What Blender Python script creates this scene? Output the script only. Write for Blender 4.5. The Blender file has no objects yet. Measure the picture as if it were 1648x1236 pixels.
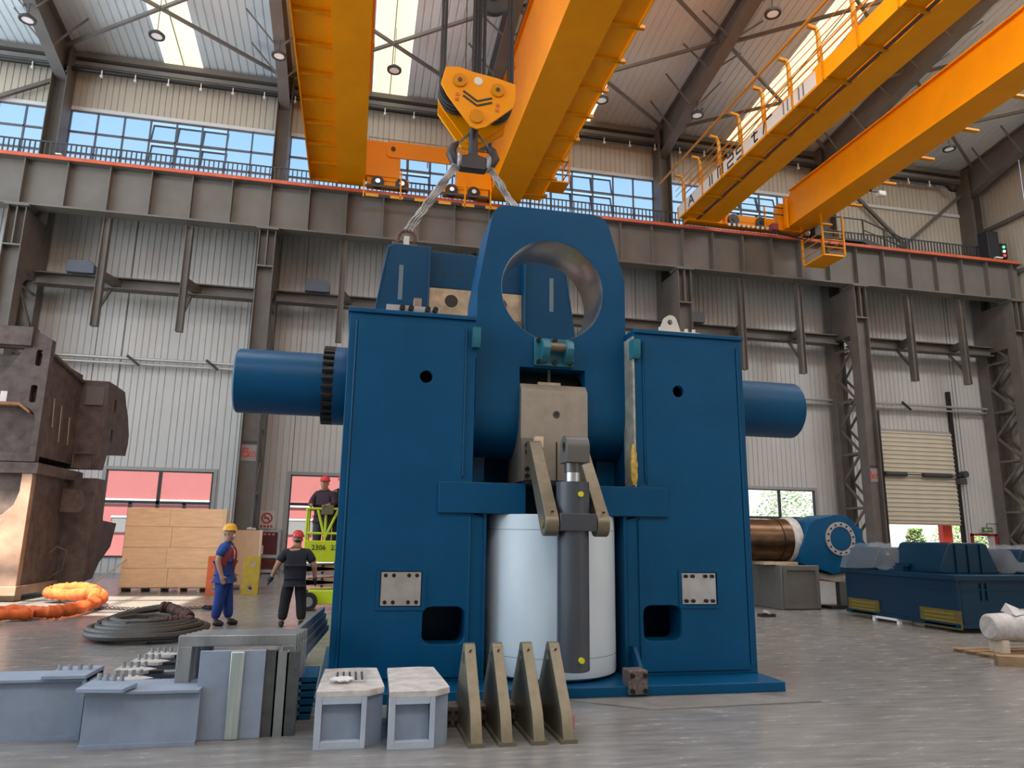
import bpy, bmesh, math, random
from mathutils import Vector, Matrix, geometry
random.seed(7)
SC = bpy.context.scene
COL = SC.collection
PI = math.pi
sin, cos = math.sin, math.cos

# ------------------------------------------------------------------ camera
def make_camera():
    yaw, pitch, roll = math.radians(12.09), math.radians(11.84), math.radians(0.83)
    f = Vector((sin(yaw)*cos(pitch), cos(yaw)*cos(pitch), sin(pitch)))
    r = Vector((cos(yaw), -sin(yaw), 0)); u = r.cross(f)
    r2 = r*cos(roll) + u*sin(roll); u2 = u*cos(roll) - r*sin(roll)
    cd = bpy.data.cameras.new('camera'); cam = bpy.data.objects.new('camera', cd); COL.objects.link(cam)
    cd.sensor_fit = 'HORIZONTAL'; cd.sensor_width = 36.0; cd.lens = 36.0*1168.0/1648.0
    cd.clip_start = 0.1; cd.clip_end = 400
    m = Matrix((r2, u2, -f)).transposed().to_4x4(); m.translation = Vector((0, 0, 1.6))
    cam.matrix_world = m; SC.camera = cam
make_camera()

# ------------------------------------------------------------------ world, sun, exposure
def make_world():
    w = bpy.data.worlds.new('World'); SC.world = w; w.use_nodes = True
    nt = w.node_tree; nt.nodes.clear()
    out = nt.nodes.new('ShaderNodeOutputWorld'); bg = nt.nodes.new('ShaderNodeBackground')
    tc = nt.nodes.new('ShaderNodeTexCoord'); sp = nt.nodes.new('ShaderNodeSeparateXYZ')
    rp = nt.nodes.new('ShaderNodeValToRGB')
    nt.links.new(tc.outputs['Generated'], sp.inputs[0]); nt.links.new(sp.outputs[2], rp.inputs[0])
    e = rp.color_ramp.elements
    e[0].position = 0.0; e[0].color = (0.95, 0.97, 1.0, 1)
    e[1].position = 0.9; e[1].color = (0.10, 0.30, 0.80, 1)
    k = e.new(0.25); k.color = (0.75, 0.89, 1.0, 1)
    k = e.new(0.5); k.color = (0.38, 0.65, 1.0, 1)
    nt.links.new(rp.outputs[0], bg.inputs[0]); bg.inputs[1].default_value = 0.8
    nt.links.new(bg.outputs[0], out.inputs[0])
make_world()
def lamp(name, kind, energy, color, loc, rot=(0, 0, 0), **kw):
    d = bpy.data.lights.new(name, kind); d.energy = energy; d.color = color
    for k, v in kw.items(): setattr(d, k, v)
    o = bpy.data.objects.new(name, d); COL.objects.link(o); o.location = loc; o.rotation_euler = rot
    return o
SUN_EL = math.radians(60)
sun = lamp('sun', 'SUN', 12.0, (1.0, 0.9, 0.74), (0, -40, 60), angle=math.radians(0.5))
sun.rotation_euler = Vector((0.02, cos(SUN_EL), -sin(SUN_EL))).to_track_quat('-Z', 'Y').to_euler()
# daylight from the long rooflight strip overhead; front and left fill lamps are added
lamp('front_fill', 'AREA', 4200, (0.96, 0.98, 1.0), (11, -11.0, 23.4), (0, 0, 0), shape='RECTANGLE', size=42, size_y=5)  # added fill behind the camera, brightens the machine front and near floor
for lx, lw, le in ((-2.5, 14, 1500), (10.5, 5, 800), (26.5, 11, 2600)):
    lamp('rooflight_strip', 'AREA', le, (0.95, 0.975, 1.0), (lx, 11.0, 23.4), (0, 0, 0), shape='RECTANGLE', size=lw, size_y=5)
lamp('left_fill', 'AREA', 4200, (0.82, 0.92, 1.0), (-27.5, 10, 12.0), (0, math.radians(-100), 0), shape='RECTANGLE', size=14, size_y=34)  # added fill at the open left end, brightens roof and rafters
SC.view_settings.view_transform = 'Standard'; SC.view_settings.look = 'None'
SC.view_settings.gamma = 1.0; SC.view_settings.exposure = 0.62; SC.view_settings.use_curve_mapping = False
SC.cycles.max_bounces = 6; SC.cycles.diffuse_bounces = 4; SC.cycles.glossy_bounces = 3
SC.cycles.transmission_bounces = 4; SC.cycles.transparent_max_bounces = 8
SC.cycles.caustics_reflective = False; SC.cycles.caustics_refractive = False
SC.cycles.sample_clamp_indirect = 4.0

# ------------------------------------------------------------------ materials
MATS = {}
def mat(name, col, rough=0.5, metal=0.0, var=0.0, scale=4.0, bump=0.0, col2=None, spec=0.5, stretch=None, emit=None, alpha=None, detail=5.0, bscale=None, coat=0.0, rvar=0.0):
    if name in MATS: return MATS[name]
    m = bpy.data.materials.new(name); m.use_nodes = True
    nt = m.node_tree; b = nt.nodes['Principled BSDF']; L = nt.links.new
    b.inputs['Base Color'].default_value = (*col, 1); b.inputs['Roughness'].default_value = rough
    b.inputs['Metallic'].default_value = metal; b.inputs['Specular IOR Level'].default_value = spec
    if coat: b.inputs['Coat Weight'].default_value = coat; b.inputs['Coat Roughness'].default_value = 0.15
    if emit:
        b.inputs['Emission Color'].default_value = (*emit[0], 1); b.inputs['Emission Strength'].default_value = emit[1]
    if var or bump or col2 or rvar:
        tc = nt.nodes.new('ShaderNodeTexCoord'); mp = nt.nodes.new('ShaderNodeMapping')
        if stretch: mp.inputs['Scale'].default_value = stretch
        L(tc.outputs['Object'], mp.inputs[0])
        n = nt.nodes.new('ShaderNodeTexNoise'); n.inputs['Scale'].default_value = scale; n.inputs['Detail'].default_value = detail; n.inputs['Roughness'].default_value = 0.6
        L(mp.outputs[0], n.inputs['Vector'])
        if var or col2:
            rp = nt.nodes.new('ShaderNodeValToRGB'); e = rp.color_ramp.elements
            c2 = col2 or tuple(max(0, c*(1-var)) for c in col)
            c1 = col if col2 else tuple(min(1, c*(1+var)) for c in col)
            e[0].position = 0.32; e[0].color = (*c2, 1); e[1].position = 0.68; e[1].color = (*c1, 1)
            L(n.outputs['Fac'], rp.inputs[0]); L(rp.outputs[0], b.inputs['Base Color'])
        if rvar:
            mr = nt.nodes.new('ShaderNodeMapRange'); mr.inputs[1].default_value = 0.3; mr.inputs[2].default_value = 0.7
            mr.inputs[3].default_value = max(0.02, rough-rvar); mr.inputs[4].default_value = rough+rvar
            L(n.outputs['Fac'], mr.inputs[0]); L(mr.outputs[0], b.inputs['Roughness'])
        if bump:
            bp = nt.nodes.new('ShaderNodeBump'); bp.inputs['Strength'].default_value = bump; bp.inputs['Distance'].default_value = 0.02
            if bscale:
                n2 = nt.nodes.new('ShaderNodeTexNoise'); n2.inputs['Scale'].default_value = bscale; n2.inputs['Detail'].default_value = 3
                L(tc.outputs['Object'], n2.inputs['Vector']); L(n2.outputs['Fac'], bp.inputs['Height'])
            else: L(n.outputs['Fac'], bp.inputs['Height'])
            L(bp.outputs[0], b.inputs['Normal'])
    MATS[name] = m; return m

def glass_mat(name, tint, amount, rough=0.05):
    if name in MATS: return MATS[name]
    m = bpy.data.materials.new(name); m.use_nodes = True; nt = m.node_tree; nt.nodes.clear(); L = nt.links.new
    o = nt.nodes.new('ShaderNodeOutputMaterial'); t = nt.nodes.new('ShaderNodeBsdfTransparent'); t.inputs[0].default_value = (*tint, 1)
    g = nt.nodes.new('ShaderNodeBsdfPrincipled'); g.inputs['Base Color'].default_value = (0.6, 0.64, 0.68, 1); g.inputs['Roughness'].default_value = rough
    mx = nt.nodes.new('ShaderNodeMixShader'); mx.inputs[0].default_value = amount
    L(t.outputs[0], mx.inputs[1]); L(g.outputs[0], mx.inputs[2]); L(mx.outputs[0], o.inputs[0])
    MATS[name] = m; return m

# ------------------------------------------------------------------ mesh helpers
class MB:
    """collects geometry (local coordinates of the future parent)"""
    def __init__(s): s.v = []; s.f = []; s.sm = []
    def add(s, vs, fs, smooth=False):
        o = len(s.v); s.v += [tuple(v) for v in vs]; s.f += [tuple(i+o for i in f) for f in fs]; s.sm += [smooth]*len(fs); return s
    def box(s, x0, x1, y0, y1, z0, z1):
        return s.add([(x0,y0,z0),(x1,y0,z0),(x1,y1,z0),(x0,y1,z0),(x0,y0,z1),(x1,y0,z1),(x1,y1,z1),(x0,y1,z1)],
                     [(0,3,2,1),(4,5,6,7),(0,1,5,4),(1,2,6,5),(2,3,7,6),(3,0,4,7)])
    def bar(s, a, b, w, h=None, up=(0, 0, 1)):
        """rectangular bar from a to b, w across, h along up"""
        h = h or w; a = Vector(a); b = Vector(b); d = (b-a).normalized(); up = Vector(up)
        if abs(d.dot(up)) > 0.98: up = Vector((0, 1, 0)) if abs(d.y) < 0.9 else Vector((1, 0, 0))
        x = d.cross(up).normalized(); y = x.cross(d).normalized()
        vs = [p + x*sx*w/2 + y*sy*h/2 for p in (a, b) for sx, sy in ((-1,-1),(1,-1),(1,1),(-1,1))]
        return s.add(vs, [(3,2,1,0),(4,5,6,7),(0,1,5,4),(1,2,6,5),(2,3,7,6),(3,0,4,7)])
    def cyl(s, a, b, r, r2=None, n=24, cap=True, smooth=True):
        a = Vector(a); b = Vector(b); d = (b-a).normalized(); r2 = r if r2 is None else r2
        up = Vector((0, 0, 1)) if abs(d.z) < 0.9 else Vector((1, 0, 0))
        x = d.cross(up).normalized(); y = d.cross(x).normalized()
        ring = [(x*cos(2*PI*i/n) + y*sin(2*PI*i/n)) for i in range(n)]
        vs = [a+q*r for q in ring] + [b+q*r2 for q in ring]
        s.add(vs, [(i, (i+1) % n, n+(i+1) % n, n+i) for i in range(n)], smooth)
        if cap:
            s.add([a+q*r for q in ring], [tuple(range(n-1, -1, -1))]); s.add([b+q*r2 for q in ring], [tuple(range(n))])
        return s
    def tube(s, pts, r, n=8, cap=True, closed=False, rs=None):
        pts = [Vector(p) for p in pts]; m = len(pts); rings = []; prev = None
        for i, p in enumerate(pts):
            if closed: d = pts[(i+1) % m]-pts[i-1]
            else: d = pts[min(i+1, m-1)]-pts[max(i-1, 0)]
            d.normalize()
            if prev is None:
                up = Vector((0, 0, 1)) if abs(d.z) < 0.9 else Vector((1, 0, 0)); x = d.cross(up).normalized()
            else: x = (prev - d*prev.dot(d)).normalized()
            prev = x; y = d.cross(x); rr = rs[i] if rs else r
            rings.append([p + (x*cos(2*PI*k/n) + y*sin(2*PI*k/n))*rr for k in range(n)])
        fs = [(i*n+k, i*n+(k+1) % n, ((i+1) % m)*n+(k+1) % n, ((i+1) % m)*n+k) for i in range(m if closed else m-1) for k in range(n)]
        s.add([v for r_ in rings for v in r_], fs, True)
        if cap and not closed: s.add(rings[0], [tuple(range(n-1, -1, -1))]); s.add(rings[-1], [tuple(range(n))])
        return s
    def lathe(s, prof, c, axis='z', n=32):
        """prof: (radius, height along axis) list"""
        c = Vector(c); vs = []
        for r, h in prof:
            for i in range(n):
                a = 2*PI*i/n; p = (r*cos(a), r*sin(a))
                vs.append(c + Vector({'z': (p[0], p[1], h), 'x': (h, p[0], p[1]), 'y': (p[0], h, p[1])}[axis]))
        k = len(prof)
        fs = [(i*n+j, i*n+(j+1) % n, (i+1)*n+(j+1) % n, (i+1)*n+j) for i in range(k-1) for j in range(n)]
        return s.add(vs, fs, True)
    def ext(s, outer, d0, d1, plane='xz', holes=()):
        """extrude a polygon (with holes) given in a plane between depths d0 and d1"""
        def P(p, d): return {'xz': (p[0], d, p[1]), 'yz': (d, p[0], p[1]), 'xy': (p[0], p[1], d)}[plane]
        loops = [list(outer)] + [list(h) for h in holes]
        flat = [p for l in loops for p in l]; n = len(flat)
        tris = geometry.tessellate_polygon([[Vector((p[0], p[1], 0)) for p in l] for l in loops])
        s.add([P(p, d0) for p in flat], [tuple(t) for t in tris]); s.add([P(p, d1) for p in flat], [tuple(reversed(t)) for t in tris])
        for l in loops:
            m = len(l); big = m > 16
            s.add([P(p, d0) for p in l]+[P(p, d1) for p in l], [(i, (i+1) % m, m+(i+1) % m, m+i) for i in range(m)], big and l is not loops[0])
        return s
    def sphere(s, c, r, n=16, m=10, sz=1.0, half=False):
        c = Vector(c); vs = []; fs = []; a0 = 0.0 if not half else 0.0
        for i in range(m+1):
            t = (PI if not half else PI/2)*i/m
            for j in range(n): vs.append(c+Vector((r*sin(t)*cos(2*PI*j/n), r*sin(t)*sin(2*PI*j/n), r*cos(t)*sz)))
        fs = [(i*n+j, (i+1)*n+j, (i+1)*n+(j+1) % n, i*n+(j+1) % n) for i in range(m) for j in range(n)]
        return s.add(vs, fs, True)
    def mesh(s, name):
        me = bpy.data.meshes.new(name); me.from_pydata(s.v, [], s.f); me.polygons.foreach_set('use_smooth', s.sm)
        bm = bmesh.new(); bm.from_mesh(me); bmesh.ops.remove_doubles(bm, verts=bm.verts, dist=1e-5)
        bmesh.ops.recalc_face_normals(bm, faces=bm.faces); bm.to_mesh(me); bm.free(); me.set_sharp_from_angle(angle=0.75); me.update()
        return me
def rrect(x0, x1, z0, z1, r, n=5):
    pts = []
    for cx, cz, a0 in ((x1-r, z1-r, 0), (x0+r, z1-r, PI/2), (x0+r, z0+r, PI), (x1-r, z0+r, 1.5*PI)):
        pts += [(cx+r*cos(a0+PI/2*i/n), cz+r*sin(a0+PI/2*i/n)) for i in range(n+1)]
    return pts
def circ(cx, cz, r, n=32): return [(cx+r*cos(2*PI*i/n), cz+r*sin(2*PI*i/n)) for i in range(n)]

def obj(name, data, m, parent=None, loc=None, bevel=0, rot=None):
    me = data.mesh(name) if isinstance(data, MB) else data
    if m is not None and not me.materials: me.materials.append(m)
    o = bpy.data.objects.new(name, me); COL.objects.link(o)
    if parent is not None: o.parent = parent
    if loc is not None: o.location = loc
    if rot is not None: o.rotation_euler = rot
    if bevel:
        b = o.modifiers.new('bevel', 'BEVEL'); b.width = bevel; b.segments = 2; b.limit_method = 'ANGLE'; b.angle_limit = 0.7; b.harden_normals = False
    return o
def tag(o, label, cat, group=None):
    o['label'] = label; o['category'] = cat
    if group: o['group'] = group
    return o
def thing(name, label, cat, loc=(0, 0, 0), rotz=0.0, group=None, rot=None):
    o = bpy.data.objects.new(name, None); COL.objects.link(o); o.empty_display_size = 0.2
    o.location = loc; o.rotation_euler = rot if rot else (0, 0, rotz)
    return tag(o, label, cat, group)
def struct(name, data=None, m=None, bevel=0):
    if data is None:
        o = bpy.data.objects.new(name, None); COL.objects.link(o)
    else: o = obj(name, data, m, bevel=bevel)
    o['kind'] = 'structure'; return o
def copies(name, mesh, m, parent, locs, rots=None):
    if isinstance(mesh, MB): mesh = mesh.mesh(name)
    if not mesh.materials: mesh.materials.append(m)
    out = []
    for i, l in enumerate(locs):
        o = bpy.data.objects.new(name, mesh); COL.objects.link(o); o.parent = parent; o.location = l
        if rots: o.rotation_euler = rots[i]
        out.append(o)
    return out
def clone(root, loc, label=None, rotz=None):
    r = root.copy(); COL.objects.link(r); r.location = loc
    if rotz is not None: r.rotation_euler = (0, 0, rotz)
    if label: r['label'] = label
    for ch in list(root.children):
        c = ch.copy(); COL.objects.link(c); c.parent = r
        for g in list(ch.children):
            d = g.copy(); COL.objects.link(d); d.parent = c
    return r
# ------------------------------------------------------------------ shared materials
STEEL = mat('grey_brown_steel_paint', (0.125, 0.110, 0.098), 0.55, var=0.18, scale=1.2)
BEAMST = mat('runway_beam_paint', (0.150, 0.138, 0.124), 0.55, var=0.12, scale=0.8)
DARKST = mat('dark_rafter_paint', (0.17, 0.168, 0.168), 0.5, var=0.12, scale=1.0)
CLAD = mat('wall_cladding_paint', (0.50, 0.495, 0.485), 0.45, var=0.05, scale=0.35)
CLADUP = mat('upper_cladding_paint', (0.48, 0.445, 0.38), 0.45, var=0.05, scale=0.35)
ROOFM = mat('roof_sheet_paint', (0.78, 0.88, 0.95), 0.42, var=0.06, scale=0.3)
SKYL = mat('skylight_panel', (0.75, 0.70, 0.55), 0.6, emit=((1.0, 0.89, 0.60), 0.76))
YEL = mat('crane_yellow_paint', (0.95, 0.345, 0.0), 0.42, var=0.06, scale=0.7, spec=0.2)
YELD = mat('crane_yellow_rail_paint', (0.66, 0.25, 0.002), 0.45, var=0.1, scale=2, spec=0.2)
BLACK = mat('black_metal', (0.012, 0.012, 0.013), 0.45)
DGREY = mat('dark_grey_metal', (0.05, 0.052, 0.055), 0.5)
ORAIL = mat('orange_conductor_rail', (0.60, 0.115, 0.05), 0.5, var=0.12, scale=2)
WFRAME = mat('window_frame_paint', (0.035, 0.035, 0.038), 0.5)
UFRAME = mat('upper_window_frame_paint', (0.10, 0.12, 0.15), 0.45)
WHITEP = mat('white_paint', (0.75, 0.74, 0.72), 0.5, var=0.05)
CHROME = mat('bright_steel', (0.62, 0.62, 0.63), 0.28, 1.0, var=0.12, scale=5)
BOLT = mat('black_oxide_bolt', (0.02, 0.02, 0.022), 0.4, 0.5)
GLASS = glass_mat('window_glass', (0.88, 0.94, 1.0), 0.05)
CX = [-12.95+9*k for k in range(6)]
YW = 31.3

# ------------------------------------------------------------------ floor
def floor_mat():
    m = bpy.data.materials.new('polished_concrete'); m.use_nodes = True; nt = m.node_tree; b = nt.nodes['Principled BSDF']; L = nt.links.new
    tc = nt.nodes.new('ShaderNodeTexCoord'); mp = nt.nodes.new('ShaderNodeMapping'); mp.inputs['Scale'].default_value = (0.8, 4.0, 1); mp.inputs['Rotation'].default_value = (0, 0, 0.35)
    n1 = nt.nodes.new('ShaderNodeTexNoise'); n1.inputs['Scale'].default_value = 2.6; n1.inputs['Detail'].default_value = 8; n1.inputs['Roughness'].default_value = 0.62
    n2 = nt.nodes.new('ShaderNodeTexNoise'); n2.inputs['Scale'].default_value = 0.5; n2.inputs['Detail'].default_value = 4
    L(tc.outputs['Object'], mp.inputs[0]); L(mp.outputs[0], n1.inputs['Vector']); L(tc.outputs['Object'], n2.inputs['Vector'])
    r1 = nt.nodes.new('ShaderNodeValToRGB'); e = r1.color_ramp.elements
    e[0].position = 0.3; e[0].color = (0.155, 0.150, 0.142, 1); e[1].position = 0.72; e[1].color = (0.275, 0.275, 0.268, 1)
    mx = nt.nodes.new('ShaderNodeMix'); mx.data_type = 'RGBA'; mx.blend_type = 'OVERLAY'; mx.inputs[0].default_value = 0.12
    L(n1.outputs['Fac'], r1.inputs[0]); L(r1.outputs[0], mx.inputs[6]); L(n2.outputs['Fac'], mx.inputs[7]); L(mx.outputs[2], b.inputs['Base Color'])
    mr = nt.nodes.new('ShaderNodeMapRange'); mr.inputs[3].default_value = 0.16; mr.inputs[4].default_value = 0.34
    L(n1.outputs['Fac'], mr.inputs[0]); L(mr.outputs[0], b.inputs['Roughness'])
    return m
struct('floor', MB().box(-45, 33, -32, 31.6, -0.3, 0), floor_mat())

# ------------------------------------------------------------------ corrugated sheets
def ribbed(x0, x1, z0, z1, y, period=0.25, g=0.05, d=0.03, axis='x'):
    """vertical ribbed sheet in the plane y = const (axis x) or x = const (axis y)"""
    mb = MB(); prof = []; x = x0
    while x < x1-0.02:
        for dx, dd in ((0, 0), (period-g, 0), (period-g*0.75, d), (period-g*0.25, d)):
            if x+dx < x1: prof.append((x+dx, dd))
        x += period
    prof.append((x1, 0))
    if axis == 'x': vs = [(p, y+q, z) for z in (z0, z1) for p, q in prof]
    else: vs = [(y+q, p, z) for z in (z0, z1) for p, q in prof]
    n = len(prof); mb.add(vs, [(i, i+1, n+i+1, n+i) for i in range(n-1)]); return mb

# ------------------------------------------------------------------ back wall with openings
OPEN = [(-9.5, -5.55, 0.6, 3.95), (-2.55, 1.4, 0.1, 3.95), (16.0, 21.6, 0.6, 3.95), (25.4, 29.65, 0.0, 7.0), (30.3, 31.6, 0.0, 1.95)]
wall = struct('wall_back')
xs = sorted(set([-28.0] + [-25.0+2.9*k for k in range(20)] + [32.8] + [v for o in OPEN for v in o[:2]]))
xs = [x for i, x in enumerate(xs) if i == 0 or x - xs[i-1] > 0.05]
for a, b in zip(xs, xs[1:]):
    c = (a+b)/2; hit = [o for o in OPEN if o[0] < c < o[1]]
    spans = [(0, 16.05)] if not hit else [s for s in ((0, hit[0][2]), (hit[0][3], 16.05)) if s[1]-s[0] > 0.02]
    for z0, z1 in spans: obj('cladding_sheet', ribbed(a, b, z0, z1, YW), CLAD, wall)
    obj('upper_cladding_sheet', ribbed(a, b, 19.2, 21.75, YW), CLADUP, wall)
    if not hit: obj('lap_strip', MB().box(b-0.012, b+0.012, YW-0.012, YW+0.04, 0, 16.05), DGREY, wall)
obj('window_flashing', MB().box(-28, 32.8, YW-0.12, YW+0.05, 19.1, 19.26), mat('flashing', (0.62, 0.64, 0.66), 0.4), wall)
obj('sill_flashing', MB().box(-28, 32.8, YW-0.12, YW+0.05, 16.0, 16.12), mat('flashing', (0.62, 0.64, 0.66), 0.4), wall)
# upper ribbon window: three rows of panes, some of them pushed open
wn = [1]
def ribbon(x0, x1, openers):
    w = struct('window_%d' % wn[0]); wn[0] += 1
    n = max(1, round((x1-x0)/1.02)); p = (x1-x0)/n
    rows = [16.15, 17.16, 18.13, 19.1]
    pm = MB().box(-p/2+0.03, p/2-0.03, -0.006, 0.006, -0.46, 0.46).mesh('pane')
    for z in rows: obj('transom', MB().box(x0, x1, YW-0.05, YW+0.05, z-0.035, z+0.035), UFRAME, w)
    for i in range(n+1): obj('mullion', MB().box(x0+i*p-0.03, x0+i*p+0.03, YW-0.05, YW+0.05, 16.15, 19.1), UFRAME, w)
    fm = MB().box(-p/2, p/2, -0.03, 0.03, -0.49, -0.43).box(-p/2, p/2, -0.03, 0.03, 0.43, 0.49).box(-p/2, -p/2+0.06, -0.03, 0.03, -0.49, 0.49).box(p/2-0.06, p/2, -0.03, 0.03, -0.49, 0.49).mesh('opening_sash')
    for i in range(n):
        for r in range(3):
            z = (rows[r]+rows[r+1])/2
            if i in openers and r > 0:
                o = obj('opening_sash', fm, UFRAME, w, (x0+(i+0.5)*p, YW+0.22, z-0.02), rot=(-0.26, 0, 0))
                obj('pane', pm, GLASS, o)
                continue
            obj('pane', pm, GLASS, w, (x0+(i+0.5)*p, YW, z))
ribbon(-26, CX[0]-0.35, ())
for k, op in enumerate(((3, 4, 5), (3, 4, 5), (3, 4, 5), (3, 4, 5), ())):
    if k < 4: ribbon(CX[k]+0.3, CX[k+1]-0.3, op)
obj('upper_cladding_sheet', ribbed(CX[4]+0.3, 32.8, 16.05, 19.2, YW-0.01), CLADUP, wall)
for k in range(5):
    obj('upper_cladding_sheet', ribbed(CX[k]-0.3, CX[k]+0.3, 16.05, 19.2, YW), CLADUP, wall)

def low_window(x0, x1, z0, z1, zm, topdiv, botdiv, thick):
    w = struct('window_%d' % wn[0]); wn[0] += 1; t = 0.05
    obj('window_frame', MB().box(x0, x1, YW-0.06, YW+0.08, z1-t, z1).box(x0, x1, YW-0.06, YW+0.08, z0, z0+t).box(x0, x0+t, YW-0.06, YW+0.08, z0, z1).box(x1-t, x1, YW-0.06, YW+0.08, z0, z1), WFRAME, w)
    obj('reveal_trim', MB().box(x0-0.14, x1+0.14, YW-0.05, YW, z1, z1+0.13).box(x0-0.14, x0, YW-0.05, YW, z0, z1).box(x1, x1+0.14, YW-0.05, YW, z0, z1), mat('trim_grey', (0.30, 0.30, 0.29), 0.5), w)
    obj('transom', MB().box(x0, x1, YW-0.05, YW+0.07, zm-0.06, zm+0.06), WFRAME, w)
    for (za, zb, div) in ((z0, zm, botdiv), (zm, z1, topdiv)):
        q = (x1-x0)/div
        for i in range(div):
            if i: obj('mullion', MB().box(x0+i*q-thick/2, x0+i*q+thick/2, YW-0.05, YW+0.07, za, zb), WFRAME, w)
            obj('pane', MB().box(x0+i*q+0.03, x0+(i+1)*q-0.03, YW, YW+0.012, za+0.04, zb-0.04), GLASS, w)
low_window(-9.5, -5.55, 0.6, 3.95, 2.70, 2, 4, 0.12)
low_window(-2.55, 1.4, 0.1, 3.95, 2.76, 1, 2, 0.08)
low_window(16.0, 21.6, 0.6, 3.95, 2.62, 3, 3, 0.10)

# ------------------------------------------------------------------ sectional door, partly raised
dr = struct('door_1')
DOORM = mat('door_slat_paint', (0.56, 0.51, 0.41), 0.45, var=0.05, scale=1)
n = 21; h = (7.0-2.5)/n
pts = [(0, 0), (0, h*0.55), (0.045, h*0.62), (0.045, h*0.93), (0, h)]
sl = MB(); sl.add([(x, -q, z) for x in (25.45, 29.6) for q, z in pts], [(i, i+1, 6+i, 5+i) for i in range(4)])
slm = sl.mesh('door_slat')
copies('door_slat', slm, DOORM, dr, [(0, YW-0.12, 2.5+h*i) for i in range(n)])
obj('door_track', MB().box(29.6, 29.75, YW-0.22, YW-0.05, 0, 9.2), BLACK, dr)
obj('door_track', MB().box(25.28, 25.42, YW-0.22, YW-0.05, 0, 8), BLACK, dr)
obj('torsion_shaft', MB().cyl((25.4, YW-0.3, 4.86), (29.9, YW-0.3, 4.86), 0.03, n=8), DGREY, dr)
for a, b in ((25.4, 26.6), (27.55, 29.2)):
    obj('torsion_spring', MB().cyl((a, YW-0.3, 4.86), (b, YW-0.3, 4.86), 0.11, n=12), DGREY, dr)
obj('hoist_motor', MB().box(29.55, 29.95, YW-0.45, YW-0.15, 4.45, 4.75).cyl((29.9, YW-0.5, 4.95), (29.9, YW-0.2, 4.95), 0.17, n=12), DGREY, dr)
obj('door_header', MB().box(25.2, 29.8, YW-0.1, YW+0.02, 7.0, 7.12), mat('trim_grey', (0.3, 0.3, 0.29), 0.5), dr)
obj('bottom_seal', MB().box(25.45, 29.6, YW-0.16, YW-0.08, 2.43, 2.5), mat('seal_tan', (0.35, 0.25, 0.17), 0.7), dr)
RED = mat('red_paint', (0.62, 0.035, 0.02), 0.5)
obj('red_door_post', MB().box(29.0, 29.55, YW+0.4, YW+0.7, 0, 2.6), mat('red_orange_paint', (0.75, 0.07, 0.035), 0.5), dr)
d2 = struct('door_2')
obj('door_frame', MB().box(30.2, 30.32, YW-0.1, YW+0.05, 0, 2.05).box(31.58, 31.72, YW-0.1, YW+0.05, 0, 2.05).box(30.2, 31.72, YW-0.1, YW+0.05, 1.95, 2.05), mat('dark_red_paint', (0.28, 0.02, 0.02), 0.5), d2)
obj('door_leaf', MB().box(31.2, 31.58, YW-0.06, YW-0.02, 0, 1.95), mat('door_leaf_grey', (0.42, 0.4, 0.37), 0.5), d2)
ex = thing('exit_sign', 'small green exit sign hung above the red framed door', 'sign', (30.95, YW-0.3, 2.12))
obj('sign_box', MB().box(-0.28, 0.28, -0.04, 0.04, 0, 0.24), mat('sign_green_dark', (0.10, 0.13, 0.07), 0.5), ex)
obj('pictogram', MB().box(-0.2, -0.02, -0.045, -0.035, 0.08, 0.17).box(0.04, 0.2, -0.045, -0.035, 0.1, 0.15), mat('sign_green_light', (0.45, 0.6, 0.4), 0.5), ex)
obj('hanger_rod', MB().tube([(0, 0, 0.24), (0, 0, 0.42), (1.0, 0.1, 0.42), (1.0, 0.3, 0.42)], 0.02, 6), DGREY, ex)

# ------------------------------------------------------------------ right end wall
we = struct('wall_right')
for k in range(14):
    a = 31.3-3.0*(k+1); obj('cladding_sheet', ribbed(a+0.01, a+2.99, 0, 24, 32.9, axis='y', d=0.03), CLADUP, we)
for z in (8.2, 11.4, 15.3, 18.2): obj('girt', MB().box(32.72, 32.88, -10, 31, z-0.1, z+0.1), BEAMST, we)

wf = struct('wall_front')
for k in range(20): obj('cladding_sheet', MB().box(-28+3.05*k, -28+3.05*(k+1), -31.1, -31.0, 0, 22.2), CLADUP, wf)
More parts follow.
